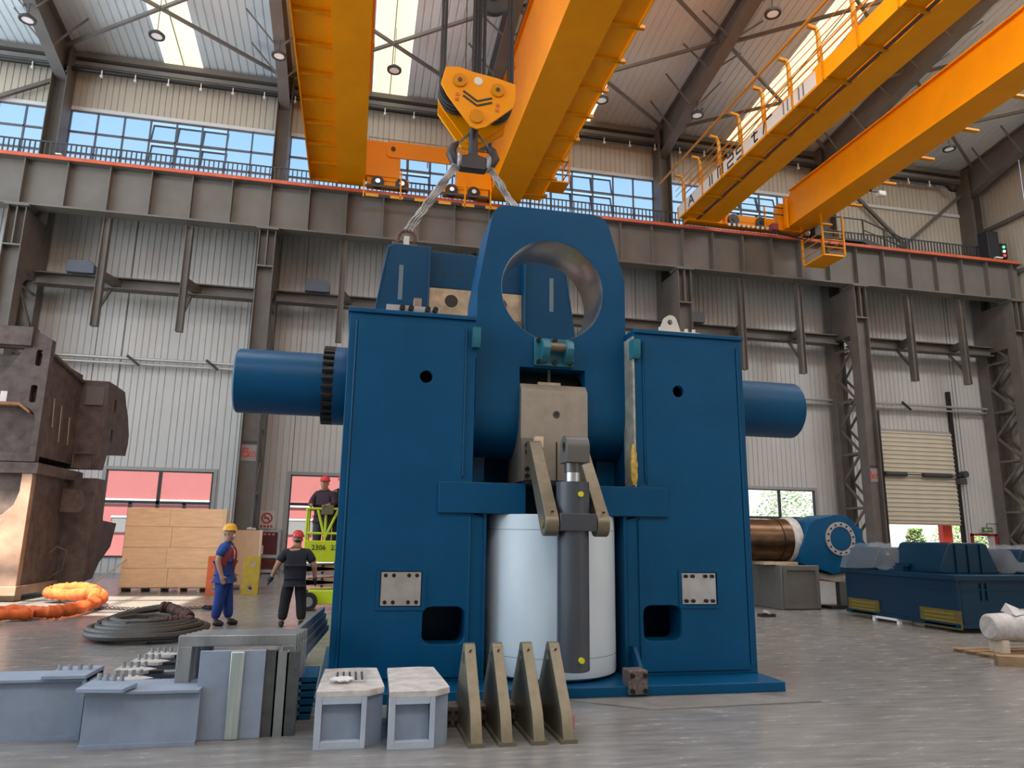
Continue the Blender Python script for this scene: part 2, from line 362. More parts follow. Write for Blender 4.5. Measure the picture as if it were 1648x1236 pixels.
# ------------------------------------------------------------------ columns
def column(k):
    x = CX[k]; c = thing('lattice_column', '', 'column', (x, 29.0, 0), group='lattice columns carrying the crane runway')
    for yy, nm in ((0.0, 'front_leg'), (1.85, 'rear_leg')):
        mb = MB(); t = 0.03; ws = 0.29; dp = 0.28
        top = 13.5 if nm == 'front_leg' else 15.3
        mb.box(-ws-t, -ws+0, yy-dp, yy+dp, 0, top).box(ws, ws+t, yy-dp, yy+dp, 0, top).box(-ws, ws, yy-0.02, yy+0.02, 0, top)
        o = obj(nm, mb, STEEL, c)
        if nm == 'front_leg':
            obj('cap_stiffener', MB().box(-0.02, 0.02, -dp, -0.02, 12.0, 13.5).box(-ws, ws, -dp, -0.02, 11.94, 12.0).box(-0.42, 0.42, -0.38, 0.38, 13.5, 13.58), BEAMST, o)
    obj('base_plate', MB().box(-0.6, 0.6, -0.6, 2.2, 0, 0.06), STEEL, c)
    zz = [0.6+1.25*i for i in range(11)]
    for sx in (-0.25, 0.25):
        for i, z in enumerate(zz[:-1]):
            ya, yb = (0.25, 1.6) if i % 2 == 0 else (1.6, 0.25)
            obj('lattice_bar', MB().bar((sx, ya, z), (sx, yb, zz[i+1]), 0.05, 0.12), STEEL, c)
            if i % 2 == 0: obj('lattice_strut', MB().bar((sx, 0.25, z), (sx, 1.6, z), 0.05, 0.10), STEEL, c)
    obj('haunch', MB().box(-0.3, 0.3, 0.28, 1.6, 11.2, 13.5), STEEL, c)
    u = MB(); u.box(-0.3, -0.27, 1.35, 2.2, 15.3, 21.6).box(0.27, 0.3, 1.35, 2.2, 15.3, 21.6).box(-0.27, 0.27, 1.75, 1.79, 15.3, 21.6)
    obj('upper_shaft', u, STEEL, c)
    return c
CLAB = ['lattice column at the left edge of the photo above the rusty frames', 'lattice column marked B05 behind the plywood crates', 'lattice column hidden behind the round bore of the blue swing arm', 'lattice column rising behind the right blue tower', 'lattice column marked B07 beside the sectional door', 'lattice column in the far right corner of the hall']
COLS = []
for k in range(6):
    c = column(k); c['label'] = CLAB[k]; COLS.append(c)

def text_mesh(name, body, size, m, parent, loc, rot=(PI/2, 0, 0), ext=0.004, sx=1.0):
    cu = bpy.data.curves.new(name, 'FONT'); cu.body = body; cu.size = size; cu.extrude = ext; cu.align_x = 'CENTER'; cu.align_y = 'CENTER'; cu.resolution_u = 3
    t = bpy.data.objects.new('tmp_text', cu); COL.objects.link(t); bpy.context.view_layer.update()
    me = bpy.data.meshes.new_from_object(t.evaluated_get(bpy.context.evaluated_depsgraph_get())); bpy.data.objects.remove(t); bpy.data.curves.remove(cu)
    me.materials.clear(); me.materials.append(m); me.name = name
    o = bpy.data.objects.new(name, me); COL.objects.link(o); o.parent = parent; o.location = loc; o.rotation_euler = rot; o.scale = (sx, 1, 1)
    return o
for k, b in ((1, '05'), (4, '07')):
    s = thing('column_sign', 'small pale sign reading B%s in red on its column' % b, 'sign', (CX[k], 28.98, 4.55))
    obj('sign_plate', MB().box(-0.29, 0.29, -0.02, 0.0, -0.3, 0.3), mat('sign_pale', (0.30, 0.25, 0.24), 0.6), s)
    text_mesh('lettering', 'B', 0.52, RED, s, (-0.13, -0.03, 0.0)); text_mesh('lettering', b, 0.30, RED, s, (0.13, -0.03, -0.06))
    obj('clamp_band', MB().box(-0.3, 0.3, -0.03, 0.0, 0.38, 0.46), DGREY, s)

# ------------------------------------------------------------------ crane runway beam
rb = thing('crane_runway_beam', 'long grey crane runway girder with vertical stiffeners along the back wall', 'girder', (0, 29.0, 13.58))
obj('web', MB().box(-28, 32.6, -0.02, 0.02, 0.06, 1.9), BEAMST, rb)
obj('bottom_flange', MB().box(-28, 32.6, -0.3, 0.3, 0, 0.07), BEAMST, rb)
obj('top_flange', MB().box(-28, 32.6, -0.35, 0.35, 1.9, 1.98), BEAMST, rb)
sm = MB().box(-0.02, 0.02, -0.28, -0.02, 0.07, 1.9)
copies('stiffener', sm, BEAMST, rb, [(-12.95+1.5*i, 0, 0) for i in range(-10, 31)])
cr = thing('conductor_rail', 'orange red rail strip along the top of the runway girder', 'rail', (0, 29.0, 15.56))
obj('rail_strip', MB().box(-28, 32.4, -0.42, -0.3, -0.08, 0.06), ORAIL, cr)
obj('rail_head', MB().box(-28, 32.4, -0.08, 0.08, 0.0, 0.14), DGREY, cr)
obj('joint_marker', MB().box(-11.9, -11.7, -0.43, -0.3, 0.12, 0.17).box(31.0, 31.4, -0.43, -0.3, 0.12, 0.2), WHITEP, cr)
wk = thing('runway_railing', 'grey picket railing along the walkway above the runway girder', 'railing', (0, 29.75, 15.5))
RAILM = mat('railing_paint', (0.055, 0.062, 0.07), 0.5)
obj('walkway_deck', MB().box(-28, 32.4, -0.4, 0.9, -0.06, 0.0), BEAMST, wk)
pk = MB().box(-0.022, 0.022, -0.022, 0.022, 0.0, 1.22).mesh('picket')
npk = 254
copies('picket', pk, RAILM, wk, [(-15.2+0.186*i, 0, 0) for i in range(npk)])
obj('top_rail', MB().box(-28, 32.2, -0.025, 0.025, 1.22, 1.27), RAILM, wk)
obj('bottom_rail', MB().box(-28, 32.2, -0.025, 0.025, 0.08, 0.13), RAILM, wk)
obj('toe_board', MB().box(-28, 32.2, 0.03, 0.05, 0.0, 0.3), BEAMST, wk)

# ------------------------------------------------------------------ girt beams, hangers, pipes along the wall
for k in range(5):
    g = thing('wall_girt', ['grey horizontal girt across the bay above the rusty frames', 'grey horizontal girt right of the column marked B05', 'grey horizontal girt behind the blue swing arm', 'grey horizontal girt above the right end of the blue shaft', 'grey horizontal girt above the sectional door'][k], 'girt', (CX[k], 30.3, 11.0))
    obj('girt_beam', MB().box(0.35, 8.65, -0.02, 0.02, 0, 0.42).box(0.35, 8.65, -0.25, 0.25, 0.4, 0.45).box(0.35, 8.65, -0.25, 0.25, -0.03, 0.02), STEEL, g)
    for j in (3, 6):
        h_ = obj('hanger_post', MB().box(j-0.1, j+0.1, -1.15, -1.0, -1.85, 2.5).box(j-0.12, j-0.1, -1.25, -0.95, -1.85, 2.5).box(j+0.1, j+0.12, -1.25, -0.95, -1.85, 2.5), STEEL, g)
        obj('knee_brace', MB().bar((j, -1.0, -1.2), (j+0.05, 0.0, 0.0), 0.1, 0.1).bar((j, -1.1, 0.2), (j+0.3, 0.0, 0.2), 0.25, 0.3), STEEL, h_)
for k, lab in ((0, 'dark grey box on the girt above the rusty frames'), (1, 'dark grey box on the girt right of the column marked B05'), (3, 'dark grey box on the girt behind the right blue tower')):
    tb = thing('speaker_box', lab, 'box', (CX[k]+(2.0 if k < 3 else 1.0), 30.1, 11.45))
    obj('box_body', MB().ext([(-0.5, 0), (0.5, 0), (0.5, 0.35), (0.35, 0.5), (-0.5, 0.5)], -0.25, 0.25), mat('slate_box', (0.085, 0.10, 0.135), 0.5), tb, bevel=0.02)
    obj('box_foot', MB().box(-0.3, 0.3, -0.2, 0.2, -0.02, 0.0), DGREY, tb)
pp = thing('conduit_pipe', 'pair of pale conduit pipes running along the back wall', 'pipe', (0, 30.95, 8.3))
PIPEM = mat('galvanised_pipe', (0.55, 0.54, 0.52), 0.35, 0.6)
obj('pipe_run', MB().cyl((-28, 0, 0.06), (32.4, 0, 0.06), 0.065, n=10), PIPEM, pp)
obj('pipe_run', MB().cyl((-28, 0.05, -0.14), (32.4, 0.05, -0.14), 0.05, n=10), PIPEM, pp)
copies('pipe_bracket', MB().bar((-0.24, -0.12, 0.16), (0.24, -0.12, -0.22), 0.06, 0.1), BLACK, pp, [(-11.9+2.98*i*1.0, 0, 0) for i in range(14)])

# ------------------------------------------------------------------ roof
SL = 0.12
def zr(y): return 21.75 + SL*(31.3-abs(y)) if y > 0 else 21.75 + SL*31.3 - SL*abs(y)
rf = struct('ceiling')
def roof_sheet(x0, x1, y0, y1):
    prof = []; x = x0
    while x < x1-0.02:
        for dx, dd in ((0, 0), (0.26, 0), (0.275, 0.04), (0.315, 0.04)):
            if x+dx < x1: prof.append((x+dx, dd))
        x += 0.33
    prof.append((x1, 0)); n = len(prof)
    vs = [(p, y, zr(y)+q) for y in (y0, y1) for p, q in prof]
    return MB().add(vs, [(i, i+1, n+i+1, n+i) for i in range(n-1)])
bays = [CX[0]-9] + CX
for i in range(len(bays)-1):
    a = bays[i]; sx0, sx1 = a+3.75, a+5.35
    for x0, x1 in ((a, sx0), (sx1, a+9)):
        if a+9 > 31.9 and x1 == a+9: x1 = 32.9
        if i == 1:      # unseen roof gap added over this bay to let the sun patch in
            obj('roof_sheet', roof_sheet(x0, x1, 31.4, 6.0), ROOFM, rf); obj('roof_sheet', roof_sheet(x0, x1, 1.2, 0), ROOFM, rf)
        else: obj('roof_sheet', roof_sheet(x0, x1, 31.4, 0), ROOFM, rf)
        obj('roof_sheet', roof_sheet(x0, x1, 0, -31), ROOFM, rf)
    y0 = 6.0 if i == 1 else 0
    for j in range(4):
        ya, yb = 31.3-(31.3-y0)*j/4, 31.3-(31.3-y0)*(j+1)/4
        obj('skylight_panel', MB().add([(x, y, zr(y)+0.02) for x, y in ((sx0, ya), (sx1, ya), (sx1, yb), (sx0, yb))], [(0, 1, 2, 3)]), SKYL, rf)
    obj('skylight_panel', MB().add([(x, y, zr(y)+0.02) for x, y in ((sx0, 0), (sx1, 0), (sx1, -30), (sx0, -30))], [(0, 1, 2, 3)]), SKYL, rf)
    obj('skylight_joint', MB().box((sx0+sx1)/2-0.02, (sx0+sx1)/2+0.02, 24, 31.2, 21.7, 21.71).v and MB().bar(((sx0+sx1)/2, 31.2, zr(31.2)-0.01), ((sx0+sx1)/2, 8, zr(8)-0.01), 0.04, 0.03), mat('skylight_bar', (0.3, 0.28, 0.2), 0.6), rf)
# unseen bars added across the roof gap to stripe the sun patch
lv = MB()
for y in (1.9, 2.5, 4.6): lv.box(CX[0], CX[0]+9, y-0.10, y+0.10, zr(3.5)+0.1, zr(3.5)+0.16)
for x in (-8.6, -7.5, -5.6): lv.box(x-0.06, x+0.06, 1.2, 6, zr(3.5)+0.1, zr(3.5)+0.16)
obj('sun_gap_bar', lv, DARKST, rf)
# eave beams and downpipe
for z, d, w, mm in ((21.5, 0.24, 0.3, BEAMST), (21.12, 0.2, 0.24, DARKST), (20.92, 0.05, 0.3, BEAMST)):
    obj('eave_beam', MB().box(-28, 32.6, YW-0.2-w, YW-0.15, z-d/2, z+d/2), mm, rf)
bp = thing('eave_pipe', 'black pipe with white hangers under the eave of the back wall', 'pipe', (0, 30.7, 20.72))
obj('pipe_run', MB().cyl((-28, 0, 0), (27.6, 0, 0), 0.1, n=10).tube([(27.6, 0, 0), (30.6, 0, 0), (30.9, 0, -0.3), (31.2, 0, -0.3)], 0.1, 8), BLACK, bp)
copies('pipe_hanger', MB().box(-0.02, 0.02, -0.03, 0.03, -0.28, 0.0).box(-0.05, 0.05, -0.05, 0.05, -0.32, -0.24), WHITEP, bp, [(-14.1+1.32*i, -0.1, 0) for i in range(34)])
# rafters
def rafter(x):
    r = thing('roof_rafter', '', 'rafter', (x, 0, 0), group='tapered roof rafters')
    ys = [30.9, 27.0, 20.0, 12.0, 0.0]; dep = [1.75, 1.25, 0.95, 0.95, 0.95]
    zb = [zr(y)-d for y, d in zip(ys, dep)]; zt = [zr(y)-0.05 for y in ys]
    n = len(ys)
    vs = [(-0.02, y, z) for y, z in zip(ys, zb)]+[(-0.02, y, z) for y, z in zip(ys, zt)]+[(0.02, y, z) for y, z in zip(ys, zb)]+[(0.02, y, z) for y, z in zip(ys, zt)]
    w = MB().add(vs, [(i, i+1, n+i+1, n+i) for i in range(n-1)]+[(2*n+i, 3*n+i, 3*n+i+1, 2*n+i+1) for i in range(n-1)])
    obj('web', w, DARKST, r)
    fl = MB(); ft = MB()
    for i in range(n-1):
        fl.bar((0, ys[i], zb[i]), (0, ys[i+1], zb[i+1]), 0.46, 0.04); ft.bar((0, ys[i], zt[i]-0.02), (0, ys[i+1], zt[i+1]-0.02), 0.46, 0.04)
    obj('bottom_flange', fl, DARKST, r); obj('top_flange', ft, DARKST, r)
    for j, y in enumerate((29.0, 27.2, 25.4, 23.6, 21.8, 20.0)):
        zbb = zr(y)-(1.5 if y > 27 else 1.1)+0.1
        for s in (-1, 1):
            f = MB().bar((s*0.2, y, zbb), (s*1.35, y-0.1, zr(y)-0.12), 0.06, 0.06)
            obj('fly_brace', f, DARKST, r)
    return r
RL = ['dark roof rafter at the top left corner of the photo', 'dark roof rafter above the column marked B05', 'dark roof rafter behind the yellow hook block ropes', 'dark roof rafter between the two overhead cranes', 'dark roof rafter behind the rightmost yellow girder', 'dark roof rafter against the right end wall']
for k in range(6): rafter(CX[k])['label'] = RL[k]
bl = ['upper left', 'behind the left yellow girder', 'behind the hook block', 'above the railed yellow girder', 'in the right corner']
for k in range(5):
    for j in range(2):
        y0, y1 = 30.0-5.6*j, 24.4-5.6*j
        b = thing('roof_cross_brace', 'dark X shaped roof bracing %s, %s' % (bl[k], ['nearest the eave', 'second row from the eave', 'third row from the eave'][j]), 'brace', (0, 0, 0), group='roof cross braces')
        for (xa, xb) in ((CX[k]+0.2, CX[k+1]-0.2), (CX[k+1]-0.2, CX[k]+0.2)):
            obj('brace_tube', MB().bar((xa, y0, zr(y0)-0.62), (xb, y1, zr(y1)-0.62), 0.11, 0.13), DARKST, b)
# round high-bay lamps
LAMPW = mat('lamp_lens', (0.8, 0.82, 0.85), 0.3, emit=((0.95, 0.97, 1.0), 0.12))
lpos = [(-12.93, 27.15, 'in the top left corner on the first rafter'), (-8.4, 27.0, 'below the left roof skylight'), (-3.9, 27.15, 'on the rafter left of the yellow girder'), (0.65, 27.0, 'below the skylight beside the hook ropes'), (9.6, 27.0, 'below the skylight right of the hook block'), (14.15, 27.1, 'on the rafter right of the hook block'), (13.85, 20.5, 'at the top of the photo left of the railed girder'), (27.25, 26.9, 'under the rightmost yellow girder')]
for x, y, l in lpos:
    p = thing('highbay_lamp', 'round high-bay ceiling lamp ' + l, 'lamp', (x, y, 20.25), group='round high-bay ceiling lamps')
    obj('lamp_rim', MB().lathe([(0.20, -0.02), (0.29, -0.03), (0.30, 0.05), (0.22, 0.12), (0.10, 0.22), (0.03, 0.24), (0.0, 0.24)], (0, 0, 0), n=20), DGREY, p)
    obj('lamp_lens', MB().lathe([(0.0, 0.0), (0.21, 0.0)], (0, 0, -0.005), n=20), LAMPW, p)
    obj('suspension_rod', MB().cyl((0, 0, 0.22), (0, 0, zr(y)-20.3), 0.015, n=6), DGREY, p)
# wall wind braces, right upper bay
wb = thing('wall_brace', 'diagonal steel wind braces on the upper wall at far right', 'brace', (0, 31.0, 15.5))
for a, b in (((24.5, 0, 4.6), (27.84, 0, 1.5)), ((27.84, 0, 1.5), (32.0, 0, 5.0))): obj('brace_tube', MB().bar(a, b, 0.14, 0.16), STEEL, wb)
wb0 = thing('wall_brace', 'diagonal steel wind brace on the upper wall at far left', 'brace', (0, 31.0, 15.5))
obj('brace_tube', MB().bar((-16.5, 0, 3.0), (-13.2, 0, 4.85), 0.14, 0.16), STEEL, wb0)
obj('end_gusset', MB().box(-13.5, -13.1, -0.05, 0.05, 4.6, 5.0), STEEL, wb0)
obj('gusset', MB().box(27.6, 28.1, -0.05, 0.05, 1.1, 1.6), STEEL, wb)
# ------------------------------------------------------------------ overhead cranes
RUST = mat('rusty_steel', (0.16, 0.085, 0.06), 0.7, 0.2, col2=(0.07, 0.045, 0.04), scale=6)
def box_girder(name, label, x0, x1, zt, xw, group):
    """box girder along Y with bottom flange x0..x1, web faces inset, walkway out to xw"""
    g = thing(name, label, 'crane girder', (0, 0, 15.9), group=group)
    h = zt-15.9; y0, y1 = -29.0, 28.9
    obj('bottom_flange', MB().box(x0, x1, y0, y1, 0, 0.05), YEL, g)
    # end taper of the girder towards the rail
    for xx in (x0+0.09, x1-0.13):
        obj('web', MB().ext([(y0, 0.05), (y1, 0.05), (y1, h*0.45), (y1-0.9, h), (y0, h)], xx, xx+0.04, 'yz'), YEL, g)
    obj('top_flange', MB().box(x0-0.02, x1+0.02, y0, y1-0.9, h, h+0.05), YEL, g)
    obj('end_plate', MB().box(x0+0.09, x1-0.09, y1-0.04, y1, 0.05, h*0.45), YEL, g)
    a, b = sorted((xw, x0 if xw < x0 else x1)); inner = b if xw < x0 else a
    return g, a, b, inner, h, y1
# crane 1: deep girders
gA, a, b, inn, h, y1 = box_girder('crane_girder', 'deep yellow crane girder left of the hook block, ribbed walkway on its left', -1.38, -0.25, 19.7, -2.46, 'girders of the large yellow crane')
obj('walkway_plate', MB().box(-2.46, -1.36, -20, y1-0.05, 0.16, 0.2), YEL, gA)
copies('walkway_rib', MB().box(-2.5, -1.38, -0.03, 0.03, 0.0, 0.17), YELD, gA, [(0, y1-0.1-1.45*i, 0) for i in range(12)])
obj('kick_plate', MB().box(-2.5, -2.46, -20, y1-0.05, -0.02, 0.32), YEL, gA)
gB, a, b, inn, h, y1 = box_girder('crane_girder', 'deep yellow crane girder right of the hook block with its pale inner web showing', 5.0, 6.4, 19.7, 7.36, 'girders of the large yellow crane')
obj('walkway_plate', MB().box(6.38, 7.22, -20, y1-0.3, 0.1, 0.14), YEL, gB)
copies('walkway_rib', MB().box(6.4, 7.42, -0.06, 0.06, 0.0, 0.11), YELD, gB, [(0, y1-0.9-1.55*i, 0) for i in range(12)])
obj('kick_plate', MB().box(7.2, 7.24, -20, y1-0.3, 0.0, 0.3), YEL, gB)
# trolley rails and eye lugs along the inner edges
for gg, xx in ((gA, -0.28), (gB, 4.98)):
    obj('trolley_rail', MB().box(xx-0.02, xx+0.06, -20, 27.8, h+0.05, h+0.17), DGREY, gg)
    copies('eye_lug', MB().cyl((0, 0, 0), (0.05, 0, 0), 0.12, n=10), YELD, gg, [(xx+0.06, 24-4*i, 3.2) for i in range(3)])
# end carriage of crane 1
ec = thing('end_carriage', 'yellow end carriage with wheels and pinned beam between the large crane girders', 'end carriage', (0, 28.75, 15.72))
obj('saddle', MB().ext([(-0.3, 0.5), (1.15, 0.5), (1.15, 1.35), (0.95, 1.6), (0.55, 2.1), (-0.3, 2.1)], -0.3, 0.3), YEL, ec, bevel=0.015)
obj('saddle', MB().ext([(3.55, 0.45), (5.05, 0.45), (5.05, 1.9), (4.6, 1.9), (3.55, 1.35)], -0.3, 0.3), YEL, ec, bevel=0.015)
lb = obj('link_beam', MB().ext(rrect(0.55, 5.0, 1.4, 2.12, 0.16), -0.36, -0.28), YEL, ec)
for px in (0.82, 4.7):
    obj('pin', MB().cyl((px, -0.4, 1.78), (px, -0.2, 1.78), 0.1, n=12), RUST, lb)
bg = obj('bogie_frame', MB().box(-0.2, 1.55, -0.22, 0.22, 0.14, 0.5).box(0.25, 1.15, -0.26, 0.26, 0.35, 0.6), YEL, ec)
bg2 = obj('bogie_frame', MB().box(3.0, 4.95, -0.22, 0.22, 0.12, 0.5).box(3.2, 4.6, -0.26, 0.26, 0.35, 0.55), YEL, ec)
for px, par in ((0.25, bg), (1.25, bg), (3.35, bg2), (4.3, bg2)):
    w = obj('wheel', MB().cyl((px, -0.32, 0.24), (px, -0.2, 0.24), 0.27, n=20), BLACK, par)
    obj('motor_gearbox' if px in (1.25, 4.3) else 'axle_cap', MB().cyl((px, -0.42, 0.24), (px, -0.3, 0.24), 0.1, n=10), CHROME, par)
for i, px in enumerate((-0.3, 1.2, 3.9, 5.0)):
    obj('guard_post', MB().box(px-0.03, px+0.03, -0.5, -0.44, -0.55, 0.75), YEL, ec)
STRA = mat('hazard_yellow', (0.75, 0.40, 0.02), 0.5); 
copies('guard_stripe', MB().box(-0.26, 0.26, -0.5, -0.46, -0.52, -0.4), STRA, ec, [(0.05+1.0*i, 0, 0) for i in range(6)])
copies('guard_stripe_dark', MB().box(-0.24, 0.24, -0.49, -0.47, -0.52, -0.4), BLACK, ec, [(0.55+1.0*i, 0, 0) for i in range(5)])
obj('rail_clamp_strip', MB().box(-0.2, 5.0, -0.46, -0.44, -0.05, 0.05), DGREY, ec)
rl = thing('carriage_railing', 'thin yellow railing on the walkway behind the hook block', 'railing', (0, 29.3, 17.3))
RTH = mat('thin_rail_yellow', (0.42, 0.30, 0.12), 0.5)
for z in (0.55, 1.15): obj('rail', MB().cyl((-0.2, 0, z+0.0), (5.0, 0, z), 0.022, n=6), RTH, rl)
copies('post', MB().cyl((0, 0, 0), (0, 0, 1.2), 0.025, n=6), RTH, rl, [(-0.2+0.85*i, 0, 0) for i in range(7)])
# maintenance basket on the right side of girder B
bk = thing('girder_ladder_cage', 'small yellow service basket beside the right girder of the large crane', 'basket', (7.2, 27.6, 15.9))
obj('basket_floor', MB().box(0.0, 0.95, -0.5, 0.5, 0.3, 0.36), YEL, bk)
for x, y in ((0.0, -0.5), (0.95, -0.5), (0.95, 0.5)): obj('post', MB().box(x-0.03, x+0.03, y-0.03, y+0.03, 0.36, 1.9), YELD, bk)
for z in (0.9, 1.4, 1.9): obj('rail', MB().bar((0, -0.5, z), (0.95, -0.5, z), 0.04).bar((0.95, -0.5, z), (0.95, 0.5, z), 0.04), YELD, bk)
# crane 2: lighter girders
gC, a, b, inn, h2, y1 = box_girder('crane_girder', 'yellow crane girder with railed walkway and painted lettering', 14.78, 15.75, 17.5, 13.85, 'girders of the lighter yellow crane')
obj('walkway_plate', MB().box(13.87, 14.62, -20, y1-0.1, 0.1, 0.14), YEL, gC)
obj('drip_channel', MB().box(14.62, 14.72, -20, y1-0.1, 0.0, 0.06), RUST, gC)
copies('light_slit', MB().box(14.66, 14.76, -0.45, 0.45, 0.07, 0.09), mat('slit_light', (0.7, 0.6, 0.45), 0.5), gC, [(0, y1-0.9-1.65*i, 0) for i in range(9)])
obj('side_board', MB().box(13.83, 13.87, -20, y1-0.1, 0.0, 0.62), YEL, gC)
wb_ = obj('white_board', MB().box(13.815, 13.83, 18.4, 28.6, 0.06, 0.58), mat('white_board', (0.72, 0.70, 0.68), 0.5), gC)
copies('walkway_rib', MB().box(13.8, 14.78, -0.045, 0.045, -0.03, 0.1), YELD, gC, [(0, y1-1.0-1.65*i, 0) for i in range(9)])
copies('board_post', MB().box(13.78, 13.83, -0.03, 0.03, 0.0, 1.15), YELD, gC, [(0, y1-1.0-1.65*i, 0) for i in range(9)])
for z in (0.85, 1.1): obj('side_rail', MB().box(13.79, 13.82, 12, y1-1.0, z, z+0.04), YELD, gC)
HR = mat('handrail_yellow', (0.66, 0.33, 0.03), 0.45)
obj('handrail', MB().cyl((13.2, 29.3, 1.95), (13.75, 10, 2.35), 0.05, n=8), HR, gC)
for i in range(3): obj('mid_rail', MB().cyl((13.6, 28.4, 0.95+0.28*i), (13.75, 12, 1.15+0.3*i), 0.016, n=6), YELD, gC)
copies('handrail_post', MB().tube([(13.98, 0, 0.6), (13.98, 0, 1.75), (13.9, 0, 1.98), (13.6, 0, 2.02)], 0.075, 8), HR, gC, [(0, y1-0.5-1.68*i, 0.02*i) for i in range(9)])
copies('post_shoe', MB().box(13.85, 14.3, -0.25, 0.25, 0.5, 0.62), YEL, gC, [(0, y1-0.5-1.68*i, 0.02*i) for i in range(9)])
INK = mat('black_lettering', (0.012, 0.012, 0.014), 0.5)
def stroke_text(parent):
    """the crane's painted characters, strokes in the plane x = const reading towards -y"""
    def strokes(y, segs, col=INK):
        mb = MB()
        for (u0, v0, u1, v1) in segs: mb.bar((13.81, y-u0, 0.06+v0), (13.81, y-u1, 0.06+v1), 0.012, 0.075, up=(1, 0, 0)) if False else mb.bar((13.808, y-u0, 0.06+v0), (13.808, y-u1, 0.06+v1), 0.07, 0.014, up=(1, 0, 0))
        obj('lettering', mb, col, parent)
    strokes(27.6, [(0, .05, .25, .5), (.25, .5, .5, .05), (.1, .22, .4, .22)])
    strokes(25.6, [(0, .05, .0, .5), (.2, .05, .2, .5)])
    strokes(24.9, [(0, .5, .4, .5), (.0, .05, .0, .5), (.4, .05, .4, .5), (.2, .1, .2, .4)])
    strokes(24.1, [(0, .5, .45, .5), (.45, .5, .45, .28), (.45, .28, 0, .28), (0, .28, 0, .06), (0, .06, .45, .06)])
    strokes(23.4, [(.45, .5, 0, .5), (0, .5, 0, .3), (0, .3, .45, .3), (.45, .3, .45, .06), (.45, .06, 0, .06)])
    strokes(22.3, [(0.2, .5, 0.2, .08), (0, .4, .42, .4), (.2, .08, .42, .1)])
    strokes(21.4, [(0, .5, .5, .5), (.0, .5, -.1, .05)])
    GI = mat('grey_lettering', (0.2, 0.2, 0.2), 0.5)
    strokes(20.2, [(0, .05, 0, .5), (.25, .05, .25, .5), (.5, .05, .5, .5)], GI)
    strokes(19.3, [(0, .05, 0, .5), (.25, .05, .25, .5)], GI)
stroke_text(gC)
gD, a, b, inn, h2, y1 = box_girder('crane_girder', 'plain yellow crane girder at far right of the hall', 19.12, 20.35, 17.6, 20.9, 'girders of the lighter yellow crane')
copies('walkway_rib', MB().box(20.35, 20.95, -0.08, 0.08, -0.02, 0.06), YELD, gD, [(0, y1-1.3-2.05*i, 0) for i in range(8)])
ec2 = thing('end_carriage', 'low yellow end carriage with two wheels between the lighter crane girders', 'end carriage', (0, 28.75, 15.72))
obj('carriage_beam', MB().box(14.2, 20.3, -0.25, 0.25, 0.12, 0.34).box(16.0, 18.6, -0.28, 0.28, 0.3, 0.62), YEL, ec2)
for px in (16.45, 17.85):
    w = obj('wheel', MB().cyl((px, -0.36, 0.34), (px, -0.26, 0.34), 0.27, n=20), DGREY, ec2)
    obj('wheel_boss', MB().cyl((px, -0.4, 0.34), (px, -0.34, 0.34), 0.1, n=10), BLACK, w)
obj('end_post', MB().box(19.0, 19.12, -0.6, -0.4, 0.1, 1.7).box(16.0, 16.06, -0.4, -0.34, 0.1, 0.7).box(18.0, 18.06, -0.4, -0.34, 0.1, 1.2), YEL, ec2)
obj('web_gusset', MB().ext([(18.75, 0.3), (19.2, 0.3), (19.2, 1.5), (18.9, 1.5)], -0.2, 0.2), YEL, ec2)
for z in (0.8, 1.15): obj('guard_rail', MB().box(16.0, 19.1, -0.4, -0.36, z, z+0.04), DGREY, ec2)
copies('rail_brush', MB().box(-0.06, 0.06, -0.4, -0.34, 0.0, 0.12), WHITEP, ec2, [(16.2+0.24*i, 0, 0) for i in range(11)])
cg = thing('service_cage', 'yellow open service cage hanging below the rightmost girder', 'cage', (20.2, 27.5, 13.95))
obj('cage_floor', MB().box(-0.5, 0.55, -0.9, 0.6, 0, 0.07), YEL, cg)
for x in (-0.5, 0.55):
    for y in (-0.9, 0.6): obj('cage_post', MB().box(x-0.035, x+0.035, y-0.035, y+0.035, 0.05, 1.95), YELD, cg)
for z in (0.4, 0.75, 1.1): obj('cage_rail', MB().bar((-0.5, -0.9, z), (0.55, -0.9, z), 0.035).bar((0.55, -0.9, z), (0.55, 0.6, z), 0.035).bar((-0.5, -0.9, z), (-0.5, 0.6, z), 0.035), YELD, cg)
cb = obj('cable_bundle', MB().tube([(-0.4, 0.3, 1.7), (-0.9, 0.4, 1.35), (-1.5, 0.6, 1.55), (-1.9, 0.7, 1.75)], 0.04, 6).tube([(0.2, 0.3, 1.9), (-0.5, 0.3, 1.2), (-1.2, 0.6, 1.45), (-1.8, 0.8, 1.6)], 0.03, 6).box(-0.2, 0.25, 0.0, 0.4, 1.35, 1.75), BLACK, cg)
obj('junction_box', MB().box(-2.1, -1.8, 0.4, 0.7, 1.6, 1.9), mat('dull_red_box', (0.25, 0.05, 0.08), 0.5), cg)
fd = thing('floodlight', 'small white floodlight fixed under the rightmost girder', 'lamp', (20.75, 24.1, 15.66))
obj('lamp_body', MB().box(-0.16, 0.16, -0.12, 0.12, 0.0, 0.2), WHITEP, fd, bevel=0.01)
obj('lamp_bracket', MB().box(-0.5, -0.1, -0.03, 0.03, 0.16, 0.27), BLACK, fd)
